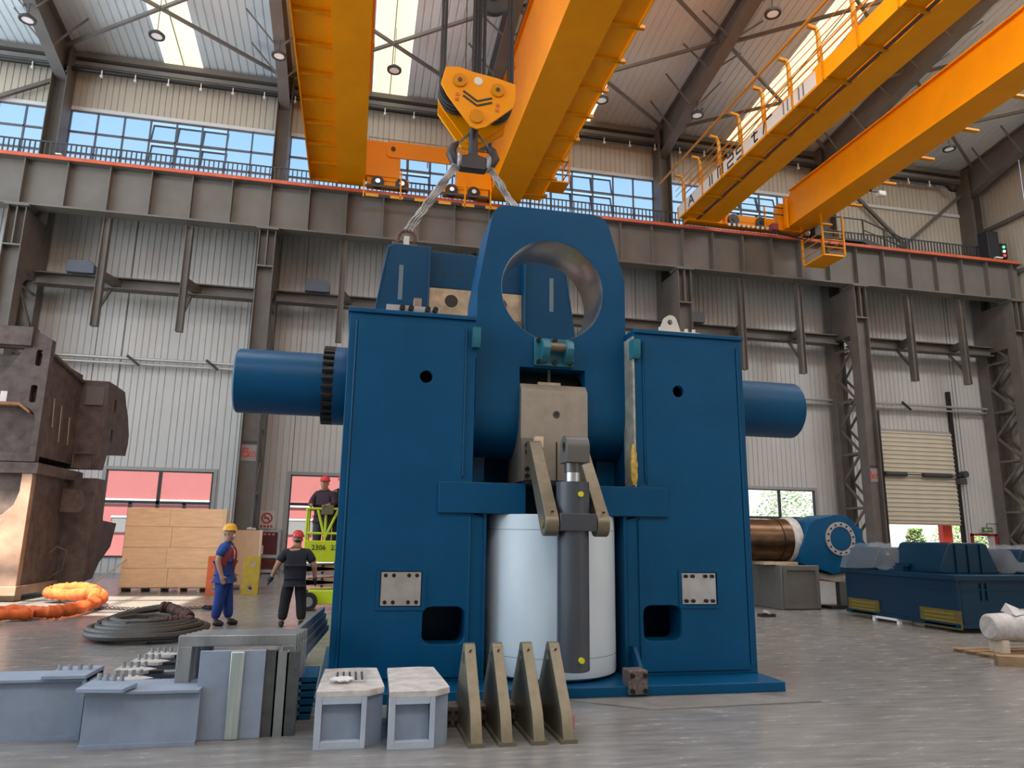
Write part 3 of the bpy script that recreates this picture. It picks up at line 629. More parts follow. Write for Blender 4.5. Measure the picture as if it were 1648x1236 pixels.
# stair at the far right of the walkway
st = thing('walkway_stair', 'dark grey steel stair and landing on the walkway at far right', 'stair', (0, 29.9, 15.5))
obj('landing', MB().box(20.9, 24.2, -0.4, 0.5, 0.7, 0.8), RAILM, st)
obj('stringer', MB().bar((24.2, -0.35, 0.8), (26.6, -0.35, 0.1), 0.06, 0.25).bar((24.2, 0.35, 0.8), (26.6, 0.35, 0.1), 0.06, 0.25), RAILM, st)
for i in range(6): obj('tread', MB().box(24.3+0.38*i, 24.6+0.38*i, -0.35, 0.35, 0.7-0.11*i, 0.74-0.11*i), RAILM, st)
obj('stair_handrail', MB().bar((21.0, -0.38, 1.9), (24.2, -0.38, 1.9), 0.05).bar((24.2, -0.38, 1.9), (26.6, -0.38, 1.1), 0.05).bar((24.2, -0.38, 1.35), (26.6, -0.38, 0.6), 0.04), RAILM, st)
for x, z in ((21.0, .8), (22.0, .8), (23.0, .8), (24.2, .8), (25.4, .45), (26.6, .1)): obj('stair_post', MB().box(x-0.03, x+0.03, -0.41, -0.35, z, z+1.1), RAILM, st)
sg = thing('signal_box', 'black signal box with green, white and red lamps at right end of the runway', 'signal', (31.3, 29.2, 15.75))
obj('signal_body', MB().box(-0.35, 0.35, -0.3, 0.3, 0, 1.55), mat('signal_black', (0.02, 0.022, 0.028), 0.5), sg, bevel=0.02)
obj('lamp_panel', MB().box(0.35, 0.75, -0.32, 0.1, 0.1, 0.9), BLACK, sg)
for i, c in enumerate(((0.9, 0.05, 0.03), (0.9, 0.95, 0.9), (0.1, 0.9, 0.3))):
    obj('signal_lens', MB().cyl((0.55, -0.36, 0.25+0.23*i), (0.55, -0.31, 0.25+0.23*i), 0.07, n=10), mat('signal_lens_%d' % i, c, 0.3, emit=(c, 1.2)), sg)

# ------------------------------------------------------------------ hook block, ropes, slings
HY = 12.0
hb = thing('hook_block', 'yellow crane hook block with black chevron, hanging on wire ropes', 'hook block', (1.8, HY, 8.1))
pl = [(-0.60, 1.95), (-0.68, 1.60), (-0.57, 1.40), (-0.13, 0.83), (0.0, 0.78), (0.16, 0.84), (0.66, 1.30), (0.70, 1.45), (0.70, 1.78), (0.35, 1.86), (-0.1, 1.92), (-0.35, 1.98)]
for y in (-0.28, 0.24): obj('cheek_plate', MB().ext(pl, y, y+0.04), YEL, hb, bevel=0.01)
obj('rear_cheek', MB().ext([(-0.66, 1.7), (-0.66, 1.35), (-0.2, 0.72), (0.05, 0.68), (0.6, 1.1), (0.66, 1.5)], 0.3, 0.36), YEL, hb)
for x, z in ((-0.34, 1.62), (0.36, 1.52)):
    sv = obj('sheave', MB().cyl((x, -0.2, z), (x, 0.2, z), 0.32, n=28), BLACK, hb)
    for y in (-0.1, 0.0, 0.1): obj('sheave_rim', MB().lathe([(0.32, -0.03), (0.35, -0.03), (0.35, 0.03), (0.32, 0.03)], (x, y, z), 'y', 28), DGREY, sv)
    obj('axle_disc', MB().cyl((x, -0.315, z+0.08), (x, -0.28, z+0.08), 0.13, n=24), YELD, hb)
    obj('axle_pin', MB().cyl((x, -0.33, z+0.08), (x, -0.28, z+0.08), 0.04, n=10), RUST, hb)
obj('trunnion_disc', MB().cyl((-0.02, -0.315, 1.02), (-0.02, -0.28, 1.02), 0.13, n=24), YELD, hb)
for dz in (0.0, -0.09): obj('chevron', MB().bar((-0.27, -0.285, 1.50+dz), (-0.01, -0.285, 1.33+dz), 0.012, 0.035).bar((-0.01, -0.285, 1.33+dz), (0.26, -0.285, 1.43+dz), 0.012, 0.035), INK, hb)
obj('name_plate', MB().cyl((0.0, -0.29, 1.74), (0.0, -0.28, 1.74), 0.08, n=16), WHITEP, hb)
for x, z in ((-0.37, 1.42), (-0.38, 1.32), (0.37, 1.30), (0.36, 1.2)): obj('red_mark', MB().box(x-0.035, x+0.035, -0.29, -0.28, z-0.03, z+0.03), mat('orange_red_mark', (0.7, 0.12, 0.02), 0.5), hb)
for o_ in hb.children:
    if o_.name.split('.')[0] in ('cheek_plate', 'rear_cheek', 'sheave', 'axle_disc', 'axle_pin', 'trunnion_disc', 'chevron', 'name_plate', 'red_mark'): o_.location.z -= 0.12
HOOKM = mat('dark_forged_steel', (0.045, 0.042, 0.05), 0.45, 0.3)
obj('hook_shank', MB().cyl((-0.02, 0, 0.18), (-0.02, 0, 0.95), 0.085, n=18), HOOKM, hb)
# double ramshorn hook: base bridge and two upturned horns
hk = MB().ext([(-0.34, 0.10), (-0.26, -0.02), (0.22, -0.02), (0.30, 0.10), (0.2, 0.22), (0.07, 0.26), (-0.11, 0.26), (-0.24, 0.22)], -0.1, 0.1)
obj('hook_saddle', hk, HOOKM, hb, bevel=0.03)
for s in (-1, 1):
    obj('hook_horn', MB().tube([(s*0.16-0.02, 0, 0.10), (s*0.32-0.02, 0, 0.13), (s*0.40-0.02, 0, 0.27), (s*0.36-0.02, 0, 0.42), (s*0.27-0.02, 0, 0.52)], 0.08, 10, rs=[0.1, 0.11, 0.10, 0.07, 0.03]), HOOKM, hb)
    obj('safety_latch', MB().bar((s*0.28-0.02, -0.02, 0.48), (s*0.06-0.02, -0.02, 0.72), 0.02, 0.04), mat('latch_green', (0.12, 0.15, 0.12), 0.5), hb)
ROPE = mat('black_wire_rope', (0.02, 0.02, 0.022), 0.5, 0.2)
rope = thing('hoist_rope', 'black hoist ropes rising from the hook block to the crane', 'rope', (1.8, HY, 9.6))
for xs_ in (-0.66, -0.60, -0.06, 0.0, 0.06, 0.14, 0.62, 0.68):
    for y in ((-0.1, 0.06) if abs(xs_) < 0.5 else (-0.08, 0.08)):
        obj('rope_fall', MB().cyl((xs_, y, 0.1), (xs_*0.98, y, 10.45), 0.022, n=6), ROPE, rope)
obj('control_cable', MB().cyl((-0.2, 0.0, 0.3), (-0.28, 0, 10.45), 0.01, n=6), ROPE, rope)
tr = thing('upper_sheave', 'dark sheave wheel at the top of the photo above the hook block', 'sheave', (2.25, 13.0, 12.55))
obj('sheave_wheel', MB().lathe([(0.05, -0.08), (0.3, -0.08), (0.36, -0.06), (0.33, 0.0), (0.36, 0.06), (0.3, 0.08), (0.05, 0.08)], (0, 0, 0), 'y', 28), DGREY, tr)
obj('hub', MB().cyl((0, -0.14, 0), (0, 0.14, 0), 0.09, n=12), CHROME, tr)
obj('fork_strap', MB().box(-0.08, 0.08, -0.16, -0.12, -0.05, 7.37).box(-0.08, 0.08, 0.12, 0.16, -0.05, 7.37), DGREY, tr)
ty = thing('crane_trolley', 'yellow crane trolley frame spanning the two large girders above the photo', 'trolley', (1.8, 12.4, 19.9))
obj('trolley_frame', MB().box(-2.2, 3.4, -1.6, -1.2, 0, 0.5).box(-2.2, 3.4, 1.2, 1.6, 0, 0.5).box(-2.2, -1.8, -1.6, 1.6, 0, 0.5).box(3.0, 3.4, -1.6, 1.6, 0, 0.5).box(-0.9, -0.6, -1.6, 1.6, 0.1, 0.5).box(0.9, 1.2, -1.6, 1.6, 0.1, 0.5), YEL, ty)
obj('hoist_drum', MB().cyl((-1.6, 0, 0.9), (2.0, 0, 0.9), 0.45, n=24), DGREY, ty)
SLING = mat('galvanised_sling', (0.34, 0.33, 0.33), 0.45, 0.5, var=0.3, scale=30)
def sling(label, top, bot, n=3):
    s = thing('wire_rope_sling', label, 'sling', bot)
    top = Vector(top)-Vector(bot); L = top.length
    for k in range(n):
        for e in range(2):
            off = (k-(n-1)/2)*0.055
            pts = []
            for i in range(41):
                t = i/40; a = t*L*14 + e*PI
                p = top*t; pts.append((p.x+off*(1-0.3*t)+0.017*cos(a), p.y+0.03*(e-0.5)+0.017*sin(a), p.z))
            obj('rope_leg', MB().tube(pts, 0.024, 6), SLING, s)
    obj('rope_eye', MB().tube([(top.x+0.0*cos(a), top.y+0.09*cos(a), top.z+0.02+0.13*sin(a)) for a in [2*PI*i/16 for i in range(16)]], 0.045, 6, closed=True), SLING, s)
sling('grey wire rope sling from the hook to the left shackle of the hanging blue frame', (1.52, HY-0.02, 8.22), (0.66, HY, 6.78))
sling('grey wire rope sling from the hook down behind the round bore', (2.06, HY-0.02, 8.22), (3.0, HY, 6.78))
# ------------------------------------------------------------------ the blue machine
BLUE = mat('machine_blue_paint', (0.0002, 0.070, 0.172), 0.36, bump=0.10, bscale=60, var=0.10, scale=1.5, rvar=0.06, spec=0.22)
BLUEB = mat('bright_blue_paint', (0.0002, 0.055, 0.130), 0.36, var=0.08, scale=1.5, spec=0.22)
TEAL = mat('teal_bracket_paint', (0.02, 0.17, 0.23), 0.35)
TAN = mat('raw_tan_steel', (0.30, 0.27, 0.225), 0.5, 0.35, var=0.12, scale=5)
OLIVE = mat('olive_machined_steel', (0.185, 0.165, 0.115), 0.42, 0.5, var=0.15, scale=9)
MACH = mat('machined_bore', (0.40, 0.39, 0.39), 0.30, 1.0, var=0.15, scale=3, stretch=(1, 0.1, 1))
GREYC = mat('grey_cylinder_paint', (0.055, 0.062, 0.078), 0.32, var=0.08, scale=3)
WCYL = mat('white_cylinder_paint', (0.60, 0.70, 0.77), 0.38, var=0.05, scale=2)
WOOD = mat('pale_wood', (0.52, 0.40, 0.26), 0.7, var=0.2, scale=8, stretch=(1, 6, 1))
mx, my = 2.26, 8.05
# local coordinates: x from the machine's middle, y from the front face, z from the floor
H = thing('press_housing', 'dark blue steel machine housing of two towers on a base plate', 'machine', (mx, my, 0))
obj('base_plate', MB().box(-2.50, 2.43, -0.52, 2.6, 0, 0.10), BLUE, H, bevel=0.008)
TOP = 4.05
for s in (-1, 1):
    def X(x): return x*s                       # mirror
    def R(a, b): return (min(a*s, b*s), max(a*s, b*s))
    # a tower: inner edge at 0.97 above the bridge, 0.83 below it; outer edge at 2.41
    win = rrect(*R(1.02, 1.47), 0.47, 0.85, 0.09)
    hole = circ(X(1.53), 3.35, 0.072, 24)
    pocket = rrect(*R(1.47, 1.95), 0.84, 1.235, 0.01, 2)
    body = [(X(0.83), 0.1), (X(2.41), 0.1), (X(2.41), TOP), (X(0.97), TOP), (X(0.97), 2.18), (X(0.97), 1.84), (X(0.83), 1.80)]
    fp = obj('tower_front_plate', MB().ext(body, 0.0, 0.06, 'xz', holes=[win, hole, pocket]), BLUE, H, bevel=0.006)
    skin = [(X(1.10), 0.14), (X(2.30), 0.14), (X(2.30), 3.97), (X(1.10), 3.97)]
    wk_ = rrect(*R(1.013, 1.477), 0.463, 0.857, 0.09)
    obj('tower_face', MB().ext([(X(0.99), 0.14), (X(2.31), 0.14), (X(2.31), 3.97), (X(1.10), 3.97), (X(1.10), 2.2), (X(0.99), 2.2)], -0.018, 0.0, 'xz', holes=[rrect(*R(1.015, 1.475), 0.465, 0.855, 0.09), hole, pocket]), BLUE, H, bevel=0.005)
    obj('tower_side_plate', MB().box(*R(2.35, 2.41), 0.06, 2.5, 0.1, TOP), BLUE, H)
    obj('tower_side_plate', MB().box(*R(0.97, 1.03), 0.06, 2.5, 1.84, TOP).box(*R(0.83, 0.89), 0.06, 2.5, 0.1, 1.84), BLUE, H)
    obj('tower_top_plate', MB().box(*R(0.97, 2.43), -0.03, 2.5, TOP, TOP+0.05), BLUE, H, bevel=0.006)
    obj('tower_back_plate', MB().box(*R(0.83, 2.41), 2.44, 2.5, 0.1, TOP), BLUE, H)
    # window lining and inner rib seen through it
    obj('window_lining', MB().ext(rrect(*R(1.0, 1.49), 0.45, 0.87, 0.1), 0.06, 0.30, 'xz', holes=[rrect(*R(1.02, 1.47), 0.47, 0.85, 0.09)]), BLUE, H)
    obj('inner_rib', MB().box(*R(0.9, 1.9), 0.9, 0.95, 0.1, 1.4), BLUE, H)
    # silver cover plate with eight bolts, in a welded frame
    cp = obj('cover_plate', MB().box(*R(1.50, 1.92), -0.012, 0.01, 0.865, 1.21), CHROME, H)
    obj('cover_frame', MB().ext(rrect(*R(1.45, 1.97), 0.82, 1.255, 0.01, 2), -0.03, 0.0, 'xz', holes=[rrect(*R(1.49, 1.93), 0.855, 1.22, 0.01, 2)]), BLUE, H)
    for bx in (1.545, 1.63, 1.79, 1.875):
        for bz in (0.90, 1.175): obj('bolt', MB().cyl((X(bx), -0.035, bz), (X(bx), -0.008, bz), 0.021, n=10), BOLT, cp)
    # clamp shoe at the inner upper edge
    obj('clamp_shoe', MB().ext([(0.05, 3.98), (0.22, 3.98), (0.22, 3.86), (0.30, 3.80), (0.30, 3.70), (0.24, 3.62), (0.05, 3.62)], *R(0.955, 1.02), 'yz').ext([(-0.1, 3.95), (0.05, 3.95), (0.05, 3.72), (-0.06, 3.72), (-0.1, 3.78)], *R(0.93, 1.02), 'yz'), TEAL, H)
    # weld seams down the tower face
    for zx, z0, z1 in ((0.985, 0.2, 1.8), (2.33, 0.2, 3.95), (1.085, 2.25, 3.95)):
        obj('weld_seam', MB().cyl((X(zx), -0.012, z0), (X(zx), -0.012, z1), 0.011, n=6), BLUE, H)
obj('center_back_plate', MB().box(-0.97, 0.97, 1.55, 1.62, 0.1, 3.0), BLUE, H)
obj('bridge_beam', MB().box(-1.35, -0.37, -0.055, 0.55, 1.84, 2.18), BLUE, H, bevel=0.008)
obj('bridge_beam', MB().box(0.48, 1.34, -0.055, 0.55, 1.84, 2.18), BLUE, H, bevel=0.008)
obj('inner_cheek', MB().box(-0.96, -0.72, 0.7, 1.5, 2.18, 2.75), BLUE, H)
obj('inner_cheek', MB().box(0.72, 0.96, 0.7, 1.5, 2.18, 2.75), BLUE, H)
# arched throat lining around the white cylinder
for x0 in (-0.84, 0.80): obj('throat_lining', MB().box(x0, x0+0.04, 0.0, 1.5, 0.1, 1.84), BLUE, H)
obj('foot_gusset', MB().ext([(-0.35, 0.1), (0.0, 0.1), (0.0, 0.42), (-0.08, 0.42), (-0.2, 0.3)], 0.86, 0.9, 'yz'), BLUE, H)
obj('foot_gusset', MB().ext([(-0.35, 0.1), (0.0, 0.1), (0.0, 0.42), (-0.08, 0.42), (-0.2, 0.3)], -0.98, -0.94, 'yz'), BLUE, H)
ab = obj('anchor_block', MB().box(0.62, 0.83, -0.56, -0.36, 0.02, 0.26), mat('rusty_block', (0.17, 0.13, 0.12), 0.6, 0.3, var=0.4, scale=30), H, bevel=0.01)
for dx in (0.655, 0.795):
    for dz in (0.06, 0.21): obj('bolt', MB().cyl((dx, -0.59, dz), (dx, -0.56, dz), 0.024, n=8), BOLT, ab)
obj('brass_liner', MB().box(0.945, 0.968, -0.02, 0.3, 1.95, 4.0), mat('cream_liner', (0.42, 0.40, 0.33), 0.4, 0.3, var=0.3, scale=6), H)
obj('grease_wad', MB().tube([(0.93, -0.03, 2.2+0.06*i) for i in range(9)], 0.03, 6, rs=[0.02, 0.04, 0.045, 0.04, 0.05, 0.035, 0.04, 0.025, 0.012]), mat('gold_grease', (0.55, 0.36, 0.06), 0.5, var=0.4, scale=20), H)
# things lying on the tower tops
wt = tag(obj('wood_block', MB().box(-0.045, 0.045, -0.05, 0.05, 0, 0.26), mat('brown_wood', (0.30, 0.21, 0.15), 0.7, var=0.2), loc=(0.62, 8.36, 4.10), bevel=0.004), 'upright wooden block on top of the left blue tower', 'block')
tp = thing('shim_plate', 'thin pale steel plate with black bolts on top of the left blue tower', 'plate', (0.55, 8.25, 4.10))
obj('plate', MB().box(-0.3, 0.32, -0.12, -0.05, 0, 0.10), mat('pale_primer', (0.40, 0.40, 0.40), 0.5), tp)
for x in (-0.12, -0.02, 0.17, 0.26): obj('bolt', MB().cyl((x, -0.2, 0.055), (x, -0.12, 0.055), 0.032, n=10), BOLT, tp)
lg = thing('lifting_lug', 'cream lifting lug bolted on top of the right blue tower', 'lug', (3.78, 8.2, 4.10))
pts = [(-0.14, 0.0), (0.14, 0.0), (0.1, 0.14)] + [(0.0+0.085*cos(a), 0.17+0.085*sin(a)) for a in [0.1+PI*0.95*i/8 for i in range(9)]] + [(-0.12, 0.1)]
obj('lug_plate', MB().ext(pts, -0.04, 0.04, 'xz', holes=[circ(-0.01, 0.16, 0.035, 14)]), mat('cream_lug', (0.62, 0.60, 0.53), 0.5), lg)
obj('lug_foot', MB().box(-0.18, 0.36, -0.1, 0.1, 0, 0.03), mat('cream_lug', (0.62, 0.60, 0.53), 0.5), lg)
for x in (-0.15, 0.2, 0.3): obj('bolt', MB().cyl((x, -0.05, 0.03), (x, -0.05, 0.08), 0.025, n=8), mat('cream_lug', (0.6, 0.6, 0.5), 0.5), lg)

# swing arm with the round bore, hub and shafts
S = thing('swing_arm', 'blue steel swing arm with a large round machined bore and side shafts', 'machine arm', (mx, 8.3, 3.38))
AX = (0.72, 0.0)    # shaft axis (y, z) in local coordinates
out = [(-0.925, -0.30), (-0.925, 1.17), (-0.77, 2.10), (-0.74, 2.20), (-0.66, 2.27), (-0.56, 2.29), (0.55, 2.29), (0.66, 2.27), (0.74, 2.20), (0.78, 2.10), (0.965, 1.42), (0.965, -0.30), (0.43, -0.30), (0.43, 0.22), (-0.39, 0.22), (-0.39, -0.30)]
out = [p for p in out if p[1] > 0.3]
obj('arm_plate', MB().ext([(-0.925, 0.22)]+out+[(0.965, 0.22)], 0.0, 0.78, 'xz', holes=[circ(0.02, 1.22, 0.655, 64)]), BLUE, S)
for x0, x1 in ((-0.925, -0.39), (0.43, 0.965)): obj('arm_leg', MB().box(x0, x1, 0.0, 0.78, -0.30, 0.22), BLUE, S)
obj('bore_lining', MB().lathe([(0.655, 0.004), (0.65, 0.002), (0.648, 0.01), (0.648, 0.77), (0.652, 0.776)], (0.02, 0, 1.22), 'y', 64), MACH, S)
for x0, x1 in ((-0.925, -0.39), (0.43, 0.965)):
    obj('hub', MB().cyl((x0, 0.552, -0.30), (x1, 0.552, -0.30), 0.55, n=64), BLUE, S)
obj('hub_core', MB().cyl((-0.39, AX[0]+0.06, 0.0), (0.43, AX[0]+0.06, 0.0), 0.5, n=40), BLACK, S)
for x0, x1 in ((-3.70, -2.55), (2.5, 3.70)):
    sh = obj('shaft', MB().lathe([(0.0, x0), (0.36, x0), (0.385, x0+0.02), (0.385, x1-0.02), (0.36, x1), (0.0, x1)], (0, AX[0], 0.0), 'x', 56), BLUE, S)
fl = obj('shaft_flange', MB().lathe([(0.0, -2.57), (0.48, -2.57), (0.48, -2.40), (0.0, -2.40)], (0, AX[0], 0), 'x', 48), BLUE, S)
fr = obj('shaft_nut', MB().lathe([(0.0, -2.66), (0.435, -2.66), (0.435, -2.57), (0, -2.57)], (0, AX[0], 0), 'x', 48), BLACK, S)
bm_ = MB().cyl((-2.70, 0, 0), (-2.56, 0, 0), 0.035, n=6).mesh('flange_bolt')
copies('flange_bolt', bm_, BOLT, fr, [(0, AX[0]+0.45*cos(2*PI*i/28), 0.45*sin(2*PI*i/28)) for i in range(28)])
obj('shaft_collar', MB().lathe([(0.0, 2.36), (0.46, 2.36), (0.46, 2.5), (0.0, 2.5)], (0, AX[0], 0), 'x', 48), BLUE, S)
# teal clevis bracket with tan pin and six bolts
cl = obj('clevis_bracket', MB().box(-0.22, 0.27, -0.05, 0.0, 0.24, 0.58), TEAL, S, bevel=0.006)
for x in (-0.12, 0.17): obj('clevis_ear', MB().ext([(-0.05, 0.27), (-0.05, 0.55), (-0.14, 0.55), (-0.22, 0.5), (-0.24, 0.42), (-0.2, 0.34), (-0.1, 0.27)], x-0.035, x+0.055, 'yz'), TEAL, cl, bevel=0.005)
obj('clevis_pin', MB().cyl((-0.07, -0.15, 0.45), (0.14, -0.15, 0.45), 0.055, n=16), OLIVE, cl)
for x in (-0.17, 0.03, 0.23):
    for z in (0.28, 0.55): obj('bolt', MB().cyl((x, -0.085, z), (x, -0.05, z), 0.03, n=10), BOLT, cl)
obj('notch_screw', MB().cyl((0.0, 0.1, 0.0), (0.0, 0.1, 0.22), 0.02, n=8), DGREY, S)

# tan steel block in the notch of the arm
B = thing('slide_block', 'bare tan steel slide block set in the notch of the swing arm', 'block', (2.28, 8.22, 2.22))
obj('block_body', MB().ext([(-0.02, 0.0), (0.7, 0.0), (0.7, 1.17), (0.06, 1.17), (-0.02, 1.08)], -0.41, 0.41, 'yz'), TAN, B, bevel=0.006)
obj('center_hole', MB().lathe([(0.022, -0.03), (0.042, -0.03), (0.042, 0.0)], (0.02, 0, 0.80), 'y', 20), DGREY, B)
obj('center_plug', MB().cyl((0.02, -0.024, 0.80), (0.02, 0.0, 0.80), 0.03, n=12), BLACK, B)
kp = obj('keeper_plate', MB().box(-0.41, -0.27, -0.06, -0.02, 0.0, 0.50), mat('tan_keeper', (0.19, 0.165, 0.14), 0.5, 0.4), B)
for z in (0.06, 0.14, 0.34, 0.42): obj('bolt', MB().cyl((-0.34, -0.09, z), (-0.34, -0.06, z), 0.028, n=10), BOLT, kp)
obj('slot', MB().box(0.015, 0.03, -0.03, -0.02, 0.0, 0.47), BLACK, B)
obj('under_plate', MB().box(-0.41, 0.1, -0.3, 0.2, -0.05, 0.0), BLACK, B)
tag(obj('wood_shim', MB().box(-0.05, 0.05, -0.06, 0.04, 0, 0.13), mat('bright_wood', (0.72, 0.55, 0.38), 0.6), loc=(2.06, 8.12, 2.60), bevel=0.004), 'small square wooden shim above the left lever', 'shim')
tag(obj('wood_batten', MB().box(-0.14, 0.14, -0.03, 0.03, 0, 0.045), WOOD, loc=(2.26, 8.4, 3.395)), 'short yellowish batten on top of the tan slide block', 'batten')

# grey hydraulic cylinder hanging on two levers
G = thing('hydraulic_cylinder', 'dark grey hydraulic cylinder with eye end held by two lever arms', 'hydraulic cylinder', (2.24, 7.35, 0.30))
obj('barrel', MB().lathe([(0.0, 0.0), (0.155, 0.0), (0.165, 0.01), (0.165, 1.5), (0.172, 1.5), (0.172, 1.86), (0.0, 1.86)], (0, 0, 0), n=40), GREYC, G)
obj('rod', MB().cyl((0, 0, 1.86), (0, 0, 1.98), 0.078, n=24), CHROME, G)
obj('rod_sleeve', MB().cyl((0, 0, 1.96), (0, 0, 2.08), 0.086, n=24), mat('dark_sleeve', (0.12, 0.12, 0.12), 0.35, 0.8), G)
eye = [(-0.13, 2.06), (0.13, 2.06), (0.13, 2.22)] + [(0.0+0.13*cos(a), 2.22+0.13*sin(a)) for a in [PI*i/10 for i in range(1, 10)]] + [(-0.13, 2.22)]
obj('rod_eye', MB().ext(eye, -0.10, 0.15, 'yz', holes=[circ(0.0, 2.22, 0.06, 20)]), mat('grey_eye_paint', (0.105, 0.105, 0.10), 0.4), G, bevel=0.008)
obj('trunnion_band', MB().box(-0.185, 0.2, -0.19, 0.19, 1.36, 1.535), GREYC, G, bevel=0.006)
PLUG = mat('yellow_plug', (0.70, 0.62, 0.03), 0.4)
for z in (0.12, 1.73): obj('port_plug', MB().cyl((0.03, -0.20, z), (0.03, -0.15, z), 0.028, n=12), PLUG, G)
for x0, x1 in ((-0.335, -0.195), (0.21, 0.345)):
    c0 = (-0.06, 1.43); c1 = (0.62, 2.28); r0, r1 = 0.125, 0.085
    d = math.atan2(c1[1]-c0[1], c1[0]-c0[0])
    arc = lambda c, r, a0, a1, n: [(c[0]+r*cos(a0+(a1-a0)*i/n), c[1]+r*sin(a0+(a1-a0)*i/n)) for i in range(n+1)]
    poly = arc(c0, r0, d+PI/2, d+1.5*PI, 10) + arc(c1, r1, d-PI/2, d+PI/2, 8)
    lv_ = obj('lever_arm', MB().ext(poly, x0, x1, 'yz'), OLIVE, G, bevel=0.006)
    obj('lever_pin', MB().cyl((x0-0.012, -0.06, 1.43), (x1+0.012, -0.06, 1.43), 0.05, n=18), mat('bronze_pin', (0.30, 0.22, 0.10), 0.4, 0.7), lv_)
    obj('set_screw', MB().cyl(((x0+x1)/2, -0.185, 1.55), ((x0+x1)/2, -0.15, 1.55), 0.012, n=8), BLACK, lv_)

# white cylinder in the throat
Wc = thing('white_cylinder', 'large white steel cylinder standing in the throat of the blue machine', 'cylinder', (2.29, 8.47, 0.12))
obj('cylinder_body', MB().lathe([(0.0, 0.0), (0.72, 0.0), (0.76, 0.025), (0.765, 0.05), (0.765, 1.70), (0.75, 1.72), (0.0, 1.72)], (0, 0, 0), n=72), WCYL, Wc)
obj('joint_groove', MB().lathe([(0.764, 1.55), (0.7665, 1.551), (0.7665, 1.556), (0.764, 1.557)], (0, 0, 0), n=72), mat('groove_grey', (0.2, 0.22, 0.24), 0.5), Wc)
obj('joint_groove', MB().lathe([(0.764, 0.22), (0.7665, 0.221), (0.7665, 0.226), (0.764, 0.227)], (0, 0, 0), n=72), mat('groove_grey', (0.2, 0.22, 0.24), 0.5), Wc)
obj('bottom_ring', MB().cyl((0, 0, -0.02), (0, 0, 0.0), 0.6, n=40), DGREY, Wc)

# blue frame hanging from the crane behind the arm
F = thing('hanging_frame', 'bright blue U shaped steel frame hanging from the crane hook', 'frame', (1.84, 12.0, 4.6))
def sidebox(s):
    def X(x): return x*s
    return [(X(0.80), 1.72), (X(1.42), 1.72), (X(1.52), 1.66), (X(1.66), 0.68), (X(1.72), 0.2), (X(0.80), 0.2)]
for s in (-1, 1):
    obj('side_box', MB().ext(sidebox(s), -0.55, 0.75), BLUEB, F, bevel=0.012)
    sx = s*1.28
    obj('tape_patch', MB().box(sx-0.035, sx+0.035, -0.556, -0.55, 0.75, 1.35), mat('grey_patch', (0.13, 0.19, 0.22), 0.6), F)
    lu = obj('lift_lug', MB().box(s*1.19-0.045, s*1.19+0.045, -0.12, 0.12, 1.72, 2.05), mat('cream_lug', (0.62, 0.60, 0.53), 0.5), F)
    obj('weld_seam', MB().cyl((s*1.5, -0.555, 1.66), (s*1.645, -0.555, 0.68), 0.012, n=6), BLUEB, F)
    obj('edge_bead', MB().cyl((s*0.82, -0.56, 0.3), (s*0.82, -0.56, 1.7), 0.014, n=6), BLUEB, F)
obj('cross_beam', MB().box(-0.82, 0.82, -0.35, 0.6, 1.08, 1.72), BLUEB, F, bevel=0.012)
for x in (-0.55, -0.25, 0.3, 0.6): obj('tapped_hole', MB().cyl((x, -0.36, 1.36), (x, -0.345, 1.36), 0.028, n=10), BLACK, F)
sp_ = obj('face_plate', MB().box(-0.79, 0.79, -0.42, 0.3, 0.55, 1.05), mat('bare_face_plate', (0.42, 0.35, 0.25), 0.38, 0.6, var=0.25, scale=6), F)
for x in (-0.42, 0.42): obj('oil_hole', MB().cyl((x, -0.425, 0.84), (x, -0.415, 0.84), 0.11, n=20), BLACK, sp_)
obj('lower_apron', MB().box(-0.79, 0.79, -0.5, 0.3, 0.28, 0.55), mat('dark_apron', (0.10, 0.08, 0.07), 0.5), F)
for s in (-1, 1):
    sh = thing('shackle', 'rusty bow shackle on the %s lug of the hanging blue frame' % ('left' if s < 0 else 'right'), 'shackle', (1.84+s*1.19, 12.0, 6.45))
    obj('bow', MB().tube([(s*0.0+0.15*cos(a)*1.0, 0, 0.18+0.17*sin(a)) for a in [-0.5+(PI+1.0)*i/16 for i in range(17)]], 0.035, 8), RUST, sh)
    obj('pin', MB().cyl((-0.2, 0, 0.07), (0.2, 0, 0.07), 0.04, n=12), RUST, sh)
    obj('nut', MB().cyl((-0.24, 0, 0.07), (-0.19, 0, 0.07), 0.06, n=6), RUST, sh)
